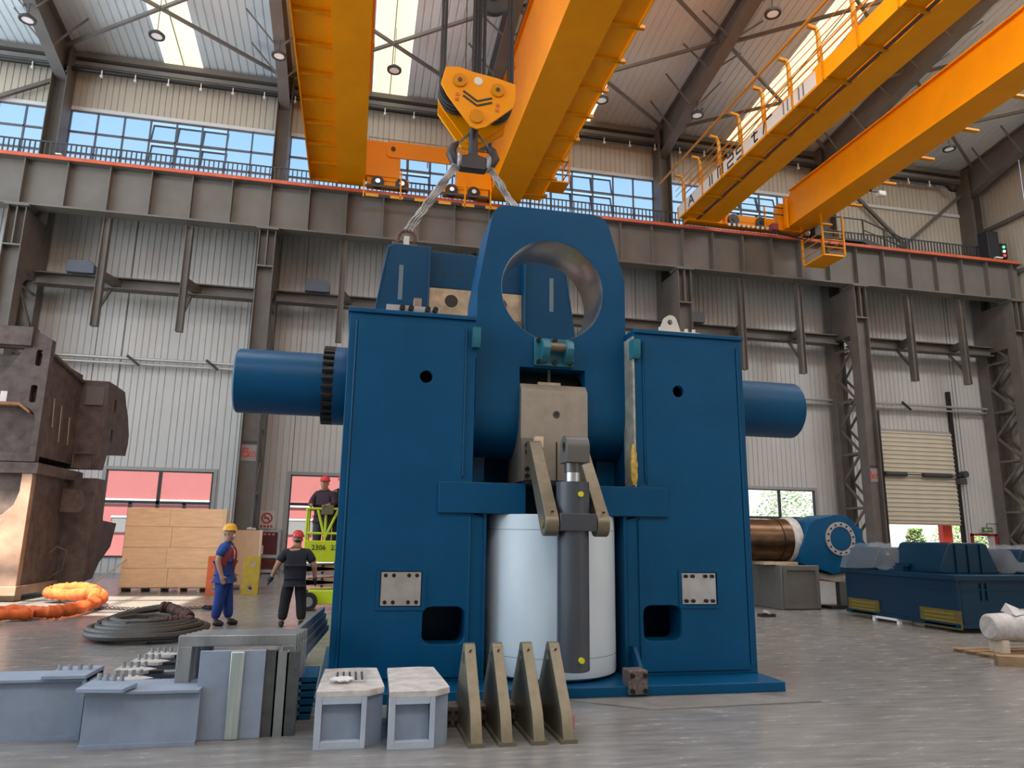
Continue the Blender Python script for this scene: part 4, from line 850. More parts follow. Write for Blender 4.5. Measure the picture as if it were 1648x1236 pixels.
# ------------------------------------------------------------------ stacked raw steel frames on the left
RAW = mat('raw_brown_steel', (0.15, 0.108, 0.098), 0.55, 0.15, col2=(0.06, 0.046, 0.043), scale=3.5, detail=10, bump=0.25, bscale=12)
RAWL = mat('raw_light_steel', (0.42, 0.28, 0.20), 0.55, 0.1, col2=(0.22, 0.14, 0.105), scale=1.6, detail=8)
def arc(cx, cz, r, a0, a1, n=8): return [(cx+r*cos(a0+(a1-a0)*i/n), cz+r*sin(a0+(a1-a0)*i/n)) for i in range(n+1)]
def raw_frame(label, z, upper):
    f = thing('raw_steel_housing', label, 'steel housing', (-7.25, 18.77, z))
    # front plate (local x to the left is negative)
    if upper:
        outer = [(-3.2, 0), (0, 0), (0, 2.92), (-0.40, 3.14), (-3.2, 3.14)]
        void = [(-1.9, 2.68), (-0.56, 2.68), (-0.92, 2.0), (-1.2, 1.7), (-1.9, 1.7)]
        big = [(-2.6, 0.2), (-0.14, 0.2), (-0.14, 0.75)] + arc(-0.45, 0.95, 0.33, 0, PI/2, 6) + [(-1.0, 1.36), (-2.6, 1.36)]
        holes = [void, big, rrect(-0.30, -0.17, 2.26, 2.66, 0.05), rrect(-0.31, -0.17, 1.38, 1.80, 0.05)]
    else:
        outer = [(-3.2, 0), (0, 0), (0, 2.95), (-3.2, 2.95)]
        big = [(-2.6, 2.85), (-0.22, 2.85), (-0.22, 2.3)] + [(-0.3, 2.0), (-0.5, 1.78), (-0.75, 1.66), (-1.2, 1.62), (-2.6, 1.62)]
        holes = [big]
    fp = obj('front_plate', MB().ext(outer, 0, 0.22, 'xz', holes=holes), RAW if upper else RAWL, f, bevel=0.012)
    if upper: obj('top_beam', MB().box(-3.2, -0.40, -0.1, 0.25, 2.72, 3.18), RAW, f, bevel=0.01)
    obj('web_box', MB().box(-3.0, -0.04, 0.22, 2.35, 0.15, 2.55 if upper else 2.75), RAW, f, bevel=0.01)
    obj('top_ledge', MB().ext([(0.2, 2.55), (2.4, 2.30), (2.4, 2.38), (0.2, 2.63)], -0.5, 0.04, 'yz') if upper else MB().box(-3.0, 0.1, -0.02, 2.9, 2.72, 2.97), RAW, f, bevel=0.01)
    # rear block standing further out
    if upper: side = [(2.35, 0.05), (2.75, 0.05), (3.0, 0.62), (4.55, 0.62), (4.65, 0.95), (4.65, 1.25), (4.35, 1.75), (4.05, 2.05), (3.8, 2.40), (2.9, 2.42), (2.35, 2.42)]
    else: side = [(2.35, 0.15), (3.0, 0.2), (3.4, 0.6), (4.2, 1.0), (4.5, 1.66), (3.3, 1.72), (3.2, 1.85), (3.1, 2.8), (2.35, 2.8)]
    holes = [rrect(3.0, 3.2, 1.65, 2.05, 0.05), rrect(3.0, 3.2, 0.85, 1.2, 0.05)] if upper else []
    obj('rear_block', MB().ext(side, -2.6, 0.62, 'yz', holes=holes), RAW, f, bevel=0.012)
    if upper:
        obj('chalk_seam', MB().cyl((0.0, 0.7, 0.9), (0.0, 0.6, 1.6), 0.012, n=5), mat('weld_bright', (0.45, 0.38, 0.3), 0.5), f)
        obj('chalk_seam', MB().cyl((0.0, 1.2, 0.6), (0.0, 1.1, 1.5), 0.012, n=5), MATS['weld_bright'], f)
        obj('chalk_seam', MB().cyl((0.0, 1.8, 0.6), (0.0, 1.7, 1.3), 0.012, n=5), MATS['weld_bright'], f)
        obj('paper_tag', MB().box(-0.92, -0.78, -0.006, 0.0, 1.33, 1.62), WHITEP, f)
        obj('rear_pocket', MB().box(0.1, 0.55, 2.31, 2.35, 1.75, 2.25), mat('pocket_grey', (0.13, 0.11, 0.11), 0.6), f)
        obj('ladder_lug', MB().tube([(0.0, 2.3, 0.05), (0.0, 2.3, 0.45), (0.5, 2.3, 0.45), (0.5, 2.3, 0.05)], 0.03, 6), RAW, f)
        obj('rust_ring', MB().ext([(-2.6, 1.30), (-0.5, 1.30), (-0.25, 1.12), (-0.25, 1.18), (-0.5, 1.37), (-2.6, 1.37)], -0.05, 0.5), mat('rust_orange', (0.32, 0.16, 0.07), 0.7, var=0.3), f)
    else:
        obj('lug_plate', MB().ext([(0.0, 1.9), (0.45, 1.9), (0.6, 2.1), (0.45, 2.45), (0.0, 2.5)], 1.9, 1.94), RAW, f)
        obj('bottom_ledge', MB().box(-3.0, 0.02, -0.05, 3.4, 0.0, 0.2), RAWL, f, bevel=0.01)
        obj('bent_handle', MB().tube([(0.05, 1.6, 0.3), (0.35, 1.55, 0.5), (0.42, 1.5, 0.95), (0.2, 1.5, 1.05), (0.05, 1.5, 0.9)], 0.02, 6), RAW, f)
        obj('number_tag', MB().box(-0.72, -0.52, -0.006, 0.0, 1.58, 1.68), WHITEP, f)
    return f
raw_frame('rusty brown welded steel frame with rounded window, lower of the stacked pair', 0.14, False)
raw_frame('rusty brown welded steel frame with slotted plate, upper of the stacked pair', 3.13, True)
for i, (x, y) in enumerate(((-7.6, 19.2), (-7.6, 22.4), (-9.8, 19.2), (-9.8, 22.4))):
    tag(obj('timber_block', MB().box(-0.25, 0.25, -0.2, 0.2, 0, 0.138), WOOD, loc=(x, y, 0), bevel=0.01), 'timber block under the %s corner of the rusty steel frames' % ['front right', 'rear right', 'front left', 'rear left'][i], 'block', 'timber blocks under the rusty frames')

# ------------------------------------------------------------------ plywood crates
PLY = mat('plywood', (0.90, 0.58, 0.34), 0.55, var=0.10, scale=2.0, stretch=(1, 1, 6))
PLY2 = mat('pale_plywood', (0.62, 0.43, 0.29), 0.55, var=0.10, scale=2.0, stretch=(8, 1, 1))
EDGE = mat('cut_board_edge', (0.72, 0.58, 0.40), 0.6)
c = thing('plywood_crate', 'large plywood crate on a pallet behind the worker in the yellow helmet', 'crate', (-4.7, 21.7, 0))
rows = [0.12, 0.62, 1.17, 1.72, 2.22]; cols = [-1.25, -0.15, 1.22]
for i in range(4):
    for j in range(2):
        off = 0.0 if i % 2 else 0.08
        xs_ = [cols[0], cols[1]+off, cols[2]]
        obj('plywood_panel', MB().box(xs_[j]+0.004, xs_[j+1]-0.004, 0.0+0.006*((i+j) % 2), 0.03, rows[i]+0.004, rows[i+1]-0.004), PLY, c)
obj('crate_body', MB().box(-1.24, 1.24, 0.03, 0.95, 0.12, 2.21), PLY, c)
obj('corner_batten', MB().box(1.22, 1.30, -0.01, 0.12, 0.12, 2.24), EDGE, c)
for i in range(6): obj('pallet_runner', MB().box(-1.24+0.49*i, -1.18+0.49*i, 0.0, 0.95, 0, 0.12), WOOD, c)
obj('pallet_deck', MB().box(-1.25, 1.26, 0.02, 0.95, 0.10, 0.12), WOOD, c)
c2 = thing('plywood_crate', 'smaller plywood crate standing behind the yellow steel block', 'crate', (-2.95, 22.6, 0))
obj('front_panel', MB().box(-0.42, 0.36, 0, 0.03, 0.13, 1.66), PLY2, c2)
obj('crate_body', MB().box(-0.41, 0.36, 0.03, 0.7, 0.13, 1.65), PLY2, c2)
obj('corner_batten', MB().box(0.36, 0.43, -0.01, 0.1, 0.13, 1.68), EDGE, c2)
for i in range(3): obj('pallet_runner', MB().box(-0.42+0.36*i, -0.34+0.36*i, 0, 0.7, 0, 0.13), WOOD, c2)
tag(obj('glove_bundle', MB().sphere((0, 0, 0.05), 0.09, 10, 6, 0.6).sphere((0.12, 0.02, 0.04), 0.06, 8, 5, 0.7), mat('pale_cloth', (0.5, 0.47, 0.43), 0.8), loc=(-2.9, 22.8, 1.65)), 'small pale bundle on top of the smaller plywood crate', 'bundle')
def hole_block(label, loc, m, rz):
    b = thing('steel_block', label, 'steel block', loc, rz)
    obj('block_plate', MB().ext(rrect(-0.21, 0.21, 0.0, 0.98, 0.03, 3), 0, 0.16, 'xz', holes=[circ(0.03, 0.78, 0.075, 20), circ(0.0, 0.16, 0.075, 20)]), m, b, bevel=0.008)
    for z, x in ((0.78, 0.03), (0.16, 0.0)): obj('bore_sleeve', MB().lathe([(0.072, 0.02), (0.06, 0.02), (0.06, 0.15), (0.072, 0.15)], (x, 0, z), 'y', 18), CHROME, b)
hole_block('orange steel block with two round holes behind the yellow-helmet worker', (-3.38, 20.65, 0), mat('orange_block_paint', (0.62, 0.13, 0.04), 0.5, var=0.15, scale=6), 0.02)
hole_block('yellow steel block with two round holes in front of the small crate', (-2.52, 20.75, 0), mat('ochre_block_paint', (0.42, 0.30, 0.03), 0.5, var=0.15, scale=6), -0.04)
# fire cabinet and no smoking sign
fc = thing('fire_cabinet', 'dark red fire cabinet with glass door on the back wall', 'cabinet', (-3.2, 30.98, 0.0))
obj('cabinet_body', MB().box(-0.36, 0.36, 0, 0.25, 0.72, 1.64).box(-0.36, 0.36, 0, 0.25, 0.15, 0.64), mat('cabinet_red', (0.10, 0.018, 0.02), 0.35, var=0.3, scale=5), fc)
obj('cabinet_frame', MB().ext([(-0.45, 0.05), (0.45, 0.05), (0.45, 1.72), (-0.45, 1.72)], -0.03, 0.26, 'xz', holes=[[(-0.35, 0.74), (0.35, 0.74), (0.35, 1.62), (-0.35, 1.62)], [(-0.35, 0.17), (0.35, 0.17), (0.35, 0.62), (-0.35, 0.62)]]), mat('cabinet_frame_grey', (0.33, 0.34, 0.35), 0.5), fc)
for i in range(3): obj('lettering', MB().box(-0.2+0.16*i, -0.1+0.16*i, -0.006, 0.0, 1.5, 1.57), mat('letter_pink', (0.6, 0.2, 0.18), 0.5), fc)
obj('extinguisher', MB().cyl((-0.22, 0.02, 0.76), (-0.22, 0.02, 1.1), 0.05, n=10), WHITEP, fc)
ns = thing('no_smoking_sign', 'white no smoking sign with red ring on the back wall', 'sign', (-3.35, 31.2, 1.75))
obj('sign_plate', MB().box(-0.32, 0.32, 0, 0.02, 0, 0.72), mat('sign_white', (0.6, 0.58, 0.56), 0.5), ns)
obj('red_ring', MB().lathe([(0.16, -0.01), (0.22, -0.01), (0.22, 0.0)], (0, 0, 0.42), 'y', 24).bar((-0.13, -0.006, 0.55), (0.13, -0.006, 0.29), 0.01, 0.05), mat('sign_red', (0.45, 0.05, 0.05), 0.5), ns)
obj('cigarette', MB().box(-0.12, 0.1, -0.005, 0.0, 0.40, 0.44), INK, ns)
for i in range(4): obj('lettering', MB().box(-0.24+0.13*i, -0.15+0.13*i, -0.006, 0.0, 0.05, 0.14), MATS['sign_red'], ns)
# slings, rope, chain on the floor
ORS = mat('orange_sling_cloth', (0.78, 0.16, 0.03), 0.8, col2=(0.48, 0.08, 0.02), scale=9, bump=0.5)
def smooth(pts, k=6):
    out = []; P = [Vector(p) for p in pts]; n = len(P)
    for i in range(n-1):
        p0, p1, p2, p3 = P[max(i-1, 0)], P[i], P[i+1], P[min(i+2, n-1)]
        for j in range(k):
            t = j/k; out.append(0.5*((2*p1)+(p2-p0)*t+(2*p0-5*p1+4*p2-p3)*t*t+(3*p1-p0-3*p2+p3)*t**3))
    out.append(P[-1]); return out
s1 = thing('round_sling', 'heavy orange round sling lying in a bend on the floor', 'sling', (-5.6, 16.0, 0))
def fluffy(pts, r, seed):
    rnd = random.Random(seed); p = smooth(pts, 12)
    return MB().tube(p, r, 12, rs=[r*(0.82+0.36*rnd.random()) for i in range(len(p))])
obj('sling_leg', fluffy([(-1.6, -0.6, 0.16), (-0.9, -1.0, 0.17), (-0.2, -0.65, 0.14), (0.3, -0.75, 0.13), (0.55, -0.3, 0.14), (0.6, 0.6, 0.16), (0.5, 1.5, 0.17), (0.2, 2.4, 0.20), (-0.3, 3.1, 0.22), (-0.8, 3.2, 0.18)], 0.11, 1), ORS, s1)
obj('sling_leg', fluffy([(-1.6, -0.9, 0.14), (-1.1, -1.5, 0.14), (-0.5, -1.2, 0.12), (0.1, -0.9, 0.12)], 0.10, 2), ORS, s1)
obj('sling_heap', fluffy([(0.45, 1.2, 0.2), (0.1, 2.2, 0.30), (-0.5, 2.7, 0.32), (-0.9, 2.6, 0.22), (-0.3, 2.3, 0.20), (0.3, 1.8, 0.3)], 0.12, 3), ORS, s1)
tag(obj('thin_rope', MB().tube(smooth([(-5.8, 21.6, 0.85), (-6.2, 21.3, 0.45), (-6.6, 20.9, 0.12), (-6.7, 20.2, 0.03), (-6.3, 18.6, 0.03)]), 0.02, 6), mat('manila_rope', (0.5, 0.42, 0.3), 0.8)), 'thin pale rope leading from the large crate to the orange sling', 'rope')
WR = mat('wire_rope_grey', (0.07, 0.066, 0.06), 0.55, 0.3, var=0.35, scale=40)
co = thing('rope_coil', 'thick grey wire rope coiled on the floor with brown wrapped eyes', 'rope', (-2.98, 12.7, 0))
def coil(turns, rx, ry, z0, seed, ph=0.0):
    rnd = random.Random(seed); pts = []
    for i in range(int(turns*20)):
        a = ph+i/20*2*PI; k = 1+0.10*rnd.uniform(-1, 1)*0.3+0.12*sin(i/20*1.7)
        pts.append((rx*k*cos(a), ry*k*sin(a), z0+0.05*i/20+0.015*rnd.random()))
    return pts
for i in range(3): obj('rope_turns', MB().tube(smooth(coil(2.6, 0.74-0.10*i, 0.86-0.12*i, 0.06+0.04*i, i, i), 2), 0.055, 8), WR, co)
obj('rope_eye', MB().tube(smooth([(-0.70, 0.0, 0.2), (-0.5, 0.35, 0.28), (-0.25, 0.6, 0.33), (-0.0, 0.7, 0.36), (0.2, 0.6, 0.34), (0.45, 0.3, 0.28), (0.6, 0.1, 0.22)]), 0.06, 8), WR, co)
BRW = mat('brown_wrapping', (0.075, 0.035, 0.026), 0.8, var=0.4, scale=12, bump=0.4)
obj('brown_wrap', fluffy([(0.0, 0.7, 0.37), (0.15, 0.65, 0.36), (0.35, 0.42, 0.31), (0.55, 0.18, 0.26)], 0.085, 5), BRW, co)
obj('brown_wrap', fluffy([(0.05, -0.15, 0.22), (0.25, -0.2, 0.24), (0.45, -0.15, 0.24), (0.6, -0.05, 0.22)], 0.085, 6), BRW, co)
ch = thing('steel_chain', 'dark steel chain stretched along the sunlit floor', 'chain', (-4.0, 16.9, 0))
mb = MB(); rnd = random.Random(4)
for i in range(46):
    x = -1.0+0.045*i; y = 0.1*sin(i*0.3); r_ = 0.03
    if i % 2: ring = [(x+r_*1.3*cos(a), y+r_*0.8*sin(a), 0.02) for a in [2*PI*k/8 for k in range(8)]]
    else: ring = [(x+r_*1.3*cos(a), y, 0.035+r_*0.8*sin(a)) for a in [2*PI*k/8 for k in range(8)]]
    mb.tube(ring, 0.009, 5, closed=True)
for i in range(50):
    x = 1.05+rnd.uniform(0, 0.5); y = rnd.uniform(-0.15, 0.15); a0 = rnd.uniform(0, 3)
    mb.tube([(x+0.045*cos(a)*cos(a0), y+0.045*cos(a)*sin(a0), 0.04+0.02*rnd.random()*0+0.03*sin(a)) for a in [2*PI*k/8 for k in range(8)]], 0.011, 5, closed=True)
o = obj('chain_links', mb, BLACK, ch); o['kind'] = 'stuff'
# ------------------------------------------------------------------ blue-grey primed steel pieces in the left foreground
PRIM = mat('blue_grey_primer', (0.265, 0.335, 0.44), 0.55, col2=(0.21, 0.265, 0.345), scale=3.5, detail=8)
GALV = mat('galvanised_steel', (0.30, 0.325, 0.34), 0.38, 0.65, var=0.25, scale=6, stretch=(1, 1, 0.3))
GALVD = mat('dark_galvanised_steel', (0.10, 0.11, 0.115), 0.4, 0.6, var=0.3, scale=8)
DIRTW = mat('dirty_white_primer', (0.60, 0.59, 0.57), 0.6, col2=(0.36, 0.33, 0.30), scale=7, detail=10)
def channel_beam(label, loc, L, w, h, rz=0.0, ends=True):
    b = thing('channel_beam', label, 'steel beam', loc, rz)
    obj('web_plate', MB().box(0, L, 0, 0.03, 0, h-0.02), PRIM, b)
    obj('top_flange', MB().box(0, L, -0.04, w, h-0.025, h), PRIM, b, bevel=0.004)
    obj('bottom_flange', MB().box(0, L, -0.04, w, 0, 0.025), PRIM, b)
    obj('rear_web', MB().box(0, L, w-0.03, w, 0, h-0.02), PRIM, b)
    if ends:
        e = obj('end_flange', MB().box(L-0.32, L, -0.07, w+0.03, h, h+0.028), PRIM, b, bevel=0.004)
        for i in range(4): obj('bolt', MB().cyl((L-0.28+0.075*i, w*0.55, h+0.028), (L-0.28+0.075*i, w*0.55, h+0.07), 0.018, n=6), GALV, e)
        obj('end_plate', MB().box(L-0.025, L, -0.05, w+0.02, 0, h), PRIM, b)
    return b
channel_beam('blue-grey primed box beam lying at the left edge of the foreground', (-3.7, 6.72, 0), 1.72, 0.36, 0.45)
channel_beam('blue-grey primed box beam with bolted flange beside the standing plate', (-1.90, 6.42, 0), 0.82, 0.44, 0.40, ends=False)
nb = thing('flange_plate', 'blue-grey end plate with bolts at the left end of the foreground box beam', 'plate', (-1.90, 6.40, 0.41))
obj('plate', MB().ext([(-0.04, -0.08), (0.30, -0.14), (0.34, 0.1), (0.05, 0.38), (-0.04, 0.38)], 0, 0.03, 'xy'), PRIM, nb, bevel=0.004)
for i in range(4): obj('bolt', MB().cyl((0.02+0.06*i, 0.25-0.02*i, 0.03), (0.02+0.06*i, 0.25-0.02*i, 0.08), 0.018, n=6), GALV, nb)
for i, (y, x0, z) in enumerate(((7.05, -1.86, 0.36), (7.55, -1.95, 0.35), (8.05, -1.95, 0.34), (8.55, -1.95, 0.33))):
    r = thing('guide_rail', 'grey guide rail with bolted left end, %s of the four behind the U frames' % ['nearest', 'second', 'third', 'farthest'][i], 'rail', (x0, y, 0), group='guide rails behind the foreground U frames')
    obj('rail_top', MB().box(0.0, 0.50, -0.05, 0.05, z-0.03, z), GALV, r, bevel=0.003)
    obj('rail_web', MB().box(0.0, 0.50, -0.02, 0.02, 0.03, z-0.03), PRIM, r)
    obj('rail_foot', MB().box(0.0, 0.50, -0.08, 0.08, 0.0, 0.03), PRIM, r)
    e = obj('end_shoe', MB().ext([(-0.05, -0.1), (0.22, -0.16), (0.30, -0.05), (0.1, 0.12), (-0.05, 0.12)], z, z+0.03, 'xy'), DIRTW, r, bevel=0.003)
    for k in range(4): obj('bolt', MB().cyl((0.0+0.06*k, 0.03, z+0.03), (0.0+0.06*k, 0.03, z+0.08), 0.016, n=6), GALV, e)
    obj('black_pad', MB().box(0.22, 0.36, -0.12, -0.05, z-0.005, z+0.022), BLACK, e)
for i in range(5):
    x0, x1 = -1.33+0.02*i, -0.40+0.015*i; y = 6.72+0.125*i; zt = 0.76-0.005*i
    zl = 0.0
    u = thing('u_frame', 'galvanised U shaped frame in the foreground, %s of five nested ones' % ['nearest', 'second', 'third', 'fourth', 'farthest'][i], 'steel frame', (0, y, 0), group='nested galvanised U frames')
    obj('top_bar', MB().box(x0, x1, -0.045, 0.045, zt-0.085, zt), GALV, u, bevel=0.004)
    obj('left_leg', MB().box(x0, x0+0.11, -0.045, 0.045, 0.0, zt-0.085), GALV, u, bevel=0.004)
    obj('right_leg', MB().box(x1-0.11, x1, -0.045, 0.045, 0.0, zt-0.085), GALV, u, bevel=0.004)
# plates standing in front of the frames
sp = thing('standing_plate', 'upright blue-grey plate with a bright central rib in the foreground', 'plate', (-0.88, 6.5, 0))
obj('plate', MB().box(-0.24, 0.26, 0, 0.03, 0, 0.665), PRIM, sp, bevel=0.004)
obj('center_rib', MB().box(-0.005, 0.10, -0.03, 0.0, 0, 0.66), mat('pale_green_galv', (0.42, 0.49, 0.48), 0.35, 0.5, var=0.15, scale=5, stretch=(8, 1, 0.3)), sp, bevel=0.01)
for k in range(3):
    tag(obj('galvanised_channel', MB().ext([(-0.05, 0), (0.05, 0), (0.05, 0.08), (0.035, 0.08), (0.035, 0.015), (-0.035, 0.015), (-0.035, 0.08), (-0.05, 0.08)], 0, 0.66-0.01*k, 'xy'), [GALVD, GALV, GALVD][k], loc=(-0.575+0.085*k, 6.53, 0)), 'upright galvanised channel right of the standing plate, %s of three' % ['left', 'middle', 'right'][k], 'channel', 'upright galvanised channels')
for i in range(4):
    lb_ = tag(obj('long_bar', MB().bar((0, 0, 0.035), (0.17, 2.2, 0.035), 0.045, 0.06), GALV, loc=(-0.45+0.02*i, 7.28, 0.66-0.07*i)), 'long galvanised bar leaning behind the U frames, %s of four' % ['top', 'second', 'third', 'bottom'][i], 'bar', 'long galvanised bars')
tag(obj('floor_bracket', MB().box(-0.45, 0.0, -0.05, 0.05, 0, 0.05).box(-0.06, 0.0, -0.05, 0.05, 0, 0.3), GALV, loc=(-0.5, 9.2, 0)), 'small grey bracket on the floor between the U frames and the blue tower', 'bracket')
for i in range(2):
    tag(obj('flat_rail', MB().box(0, 0.75, -0.03, 0.03, 0, 0.04), GALV, loc=(-0.78, 7.75+0.45*i, 0)), 'flat grey rail on the floor left of the blue tower, %s one' % ['nearer', 'farther'][i], 'rail')
fn = thing('bolt_fitting', 'pale machined fitting lying left of the blue tower', 'fitting', (-0.62, 9.9, 0))
for i in range(8): obj('stud', MB().cyl((0.12*cos(i*0.8), 0.12*sin(i*0.8), 0), (0.15*cos(i*0.8), 0.15*sin(i*0.8), 0.16), 0.03, n=8), CHROME, fn)
obj('fitting_hub', MB().cyl((0, 0, 0), (0, 0, 0.1), 0.12, n=14), DGREY, fn)
# blue stack of plates between box and tower
for i in range(6):
    tag(obj('blue_plate', MB().box(-0.14, 0.10, -0.3, 0.25, 0, 0.045), BLUE, loc=(-0.36+0.008*i, 7.35, 0.062*i), bevel=0.004), 'small blue steel plate in the stack left of the tower, %s from the floor' % ['lowest', 'second', 'third', 'fourth', 'fifth', 'sixth'][i], 'plate', 'stacked small blue plates')
    if i: tag(obj('spacer', MB().box(-0.04, 0.0, -0.1, 0.1, 0, 0.017), DGREY, loc=(-0.36, 7.35, 0.062*i-0.017)), 'dark spacer between the stacked blue plates, %s from the floor' % ['', 'lowest', 'second', 'third', 'fourth', 'top'][i], 'spacer', 'spacers in the plate stack')
# two dirty white boxes
def white_box(label, x, y, w, d, h):
    b = thing('white_box', label, 'steel box', (x, y, 0))
    out = [(0.0, 0.0), (w*0.74, 0.0), (w, 0.12), (w, 0.2), (w-0.03, d), (w*0.6, d+0.03), (0.03, d)]
    obj('lid', MB().ext(out, h-0.05, h, 'xy'), DIRTW, b, bevel=0.006)
    body = [(0.01, 0.06), (w*0.74, 0.06), (w-0.01, 0.14), (w-0.04, d-0.02), (w*0.6, d), (0.04, d-0.02)]
    obj('shell', MB().ext(body, 0.0, h-0.05, 'xy'), PRIM, b)
    f = obj('front_frame', MB().box(0.0, 0.05, 0, 0.06, 0, h-0.05).box(w*0.74-0.04, w*0.74, 0, 0.06, 0, h-0.05).box(0.05, w*0.74-0.04, 0, 0.06, 0, 0.06).box(0.05, w*0.74-0.04, 0, 0.06, h-0.10, h-0.05), mat('pale_blue_primer', (0.40, 0.46, 0.55), 0.5, var=0.1), b, bevel=0.005)
    return b
white_box('dirty white steel box with a gear lying on it, left of two', -0.19, 6.08, 0.52, 0.96, 0.42)
white_box('dirty white steel box beside the olive lugs, right of two', 0.36, 6.0, 0.48, 1.02, 0.42)
gp = thing('gear_plate', 'pale toothed scrap plates lying on the left white box', 'plate', (-0.1, 6.35, 0.42))
obj('grille_plate', MB().ext([(0, 0), (0.28, 0.02), (0.3, 0.45), (0.05, 0.45)], 0, 0.012, 'xy'), mat('grey_print', (0.42, 0.42, 0.42), 0.5), gp)
for i in range(5): obj('grille_bar', MB().box(0.05+0.05*i, 0.065+0.05*i, 0.08, 0.4, 0.012, 0.022), DGREY, gp)
teeth = [((0.10 if i % 2 else 0.075)*cos(2*PI*i/18)+0.1, (0.10 if i % 2 else 0.075)*sin(2*PI*i/18)+0.05) for i in range(18)]
obj('toothed_plate', MB().ext(teeth, 0.022, 0.034, 'xy'), WHITEP, gp)
# four olive lugs
for i, x in enumerate((1.04, 1.28, 1.54, 1.78)):
    lugp = thing('lug_plate', 'olive machined steel lug plate standing in the foreground, %s of four' % ['leftmost', 'second from left', 'third from left', 'rightmost'][i], 'lug', (x, 6.45, 0), group='olive lug plates in a row')
    prof = [(-0.50, 0.0), (-0.42, 0.22)] + [(0.0+0.085*cos(a), 0.62+0.085*sin(a)) for a in [PI*0.93-PI*0.86*k/10 for k in range(11)]] + [(0.36, 0.25), (0.42, 0.0)]
    obj('lug_body', MB().ext(prof, -0.045, 0.045, 'yz', holes=[circ(0.0, 0.585, 0.05, 20)]), OLIVE, lugp, bevel=0.005)
    obj('hole_bush', MB().lathe([(0.05, -0.046), (0.042, -0.046), (0.042, 0.046), (0.05, 0.046)], (0, 0, 0.585), 'x', 20), CHROME, lugp)
    obj('oil_hole', MB().cyl((0.0, -0.10, 0.655), (0.0, -0.07, 0.645), 0.009, n=8), BLACK, lugp)
    obj('base_pad', MB().box(-0.07, 0.07, -0.5, 0.45, 0.0, 0.03), OLIVE, lugp)
    fb = obj('foot_block', MB().box(-0.15, -0.05, 0.15, 0.38, 0.0, 0.16), MATS['rusty_block'], lugp)
    for dx in (-0.13, -0.075):
        for dz in (0.04, 0.12): obj('bolt', MB().cyl((dx, 0.13, dz), (dx, 0.15, dz), 0.014, n=6), BOLT, fb)
tag(obj('floor_mat', MB().ext([(2.2, 7.42), (4.25, 7.42), (4.75, 7.0), (2.9, 6.92)], 0, 0.012, 'xy'), mat('dark_floor_sheet', (0.19, 0.186, 0.18), 0.6, var=0.2, scale=4)), 'thin dark sheet lying on the floor before the right tower', 'mat')
tag(obj('pink_tag', MB().box(-0.02, 0.02, -0.01, 0.01, 0, 0.11), mat('pink_plastic', (0.55, 0.22, 0.28), 0.5), loc=(1.94, 6.4, 0.0)), 'small pink tag on the floor right of the olive lugs', 'tag')
# ------------------------------------------------------------------ right side of the hall
PED = mat('grey_pedestal_paint', (0.115, 0.112, 0.102), 0.55, var=0.15, scale=2)
p = thing('grey_pedestal', 'grey steel pedestal under the brown ram cylinder', 'pedestal', (9.95, 15.9, 0))
obj('pedestal_body', MB().box(0, 1.02, 0, 1.4, 0.0, 1.02), PED, p, bevel=0.02)
obj('side_frame', MB().ext([(0.05, 0.03), (0.98, 0.03), (0.98, 0.98), (0.05, 0.98)], -0.03, 0.0, 'xz', holes=[[(0.14, 0.12), (0.9, 0.12), (0.9, 0.9), (0.14, 0.9)]]), PED, p)
obj('timber_pad', MB().box(-0.3, 0.6, 0.2, 1.1, 1.02, 1.09), WOOD, p)
BROWN = mat('oiled_brown_steel', (0.17, 0.085, 0.035), 0.3, 0.65, col2=(0.05, 0.028, 0.016), scale=3, stretch=(0.6, 1, 1.4), detail=8)
rm = thing('ram_cylinder', 'oiled brown ram cylinder with a blue clevis head on a grey pedestal', 'cylinder', (10.5, 16.6, 1.60))
obj('ram_body', MB().lathe([(0.0, -4.2), (0.5, -4.2), (0.5, -0.25), (0.52, -0.25), (0.52, 0.05), (0.0, 0.05)], (0, 0, 0), 'x', 48), BROWN, rm)
obj('white_collar', MB().lathe([(0.0, 0.0), (0.53, 0.0), (0.56, 0.05), (0.56, 0.22), (0.0, 0.22)], (0, 0, 0), 'x', 48), DIRTW, rm)
hd = [(0.1, -0.55), (0.1, -0.2), (0.32, 0.38), (0.5, 0.5)] + arc(1.15, 0.05, 0.58, PI*0.62, -0.1, 12) + [(1.95, -0.1), (2.0, -0.62), (0.9, -0.78), (0.3, -0.6)]
obj('clevis_head', MB().ext(hd, -0.62, 0.5), BLUE, rm, bevel=0.02)
obj('head_ear', MB().ext([(1.6, 0.45), (2.0, 0.3), (2.0, -0.2), (1.6, -0.2)], -0.35, 0.3), BLUE, rm, bevel=0.015)
rg = obj('bearing_ring', MB().lathe([(0.29, -0.66), (0.40, -0.66), (0.40, -0.60)], (1.15, 0, 0.05), 'y', 40), mat('pale_ring', (0.42, 0.38, 0.37), 0.45, 0.3), rm)
obj('pin_disc', MB().cyl((1.15, -0.65, 0.05), (1.15, -0.6, 0.05), 0.29, n=36), BLUE, rm)
copies('ring_bolt', MB().cyl((1.15, -0.675, 0.05), (1.15, -0.655, 0.05), 0.024, n=8), BOLT, rg, [(0.345*cos(2*PI*(i+0.3)/14), 0, 0.345*sin(2*PI*(i+0.3)/14)) for i in range(14)])
obj('white_shoe', MB().ext([(0.12, -0.62), (0.9, -0.80), (1.9, -0.66), (1.9, -0.98), (1.0, -0.98), (0.65, -0.92), (0.2, -0.78)], -0.5, 0.5), mat('dirty_cream', (0.36, 0.33, 0.28), 0.6, var=0.15), rm, bevel=0.02)
st_ = thing('support_stand', 'grey support strut with black chain hoist under the clevis head', 'stand', (11.75, 16.2, 0))
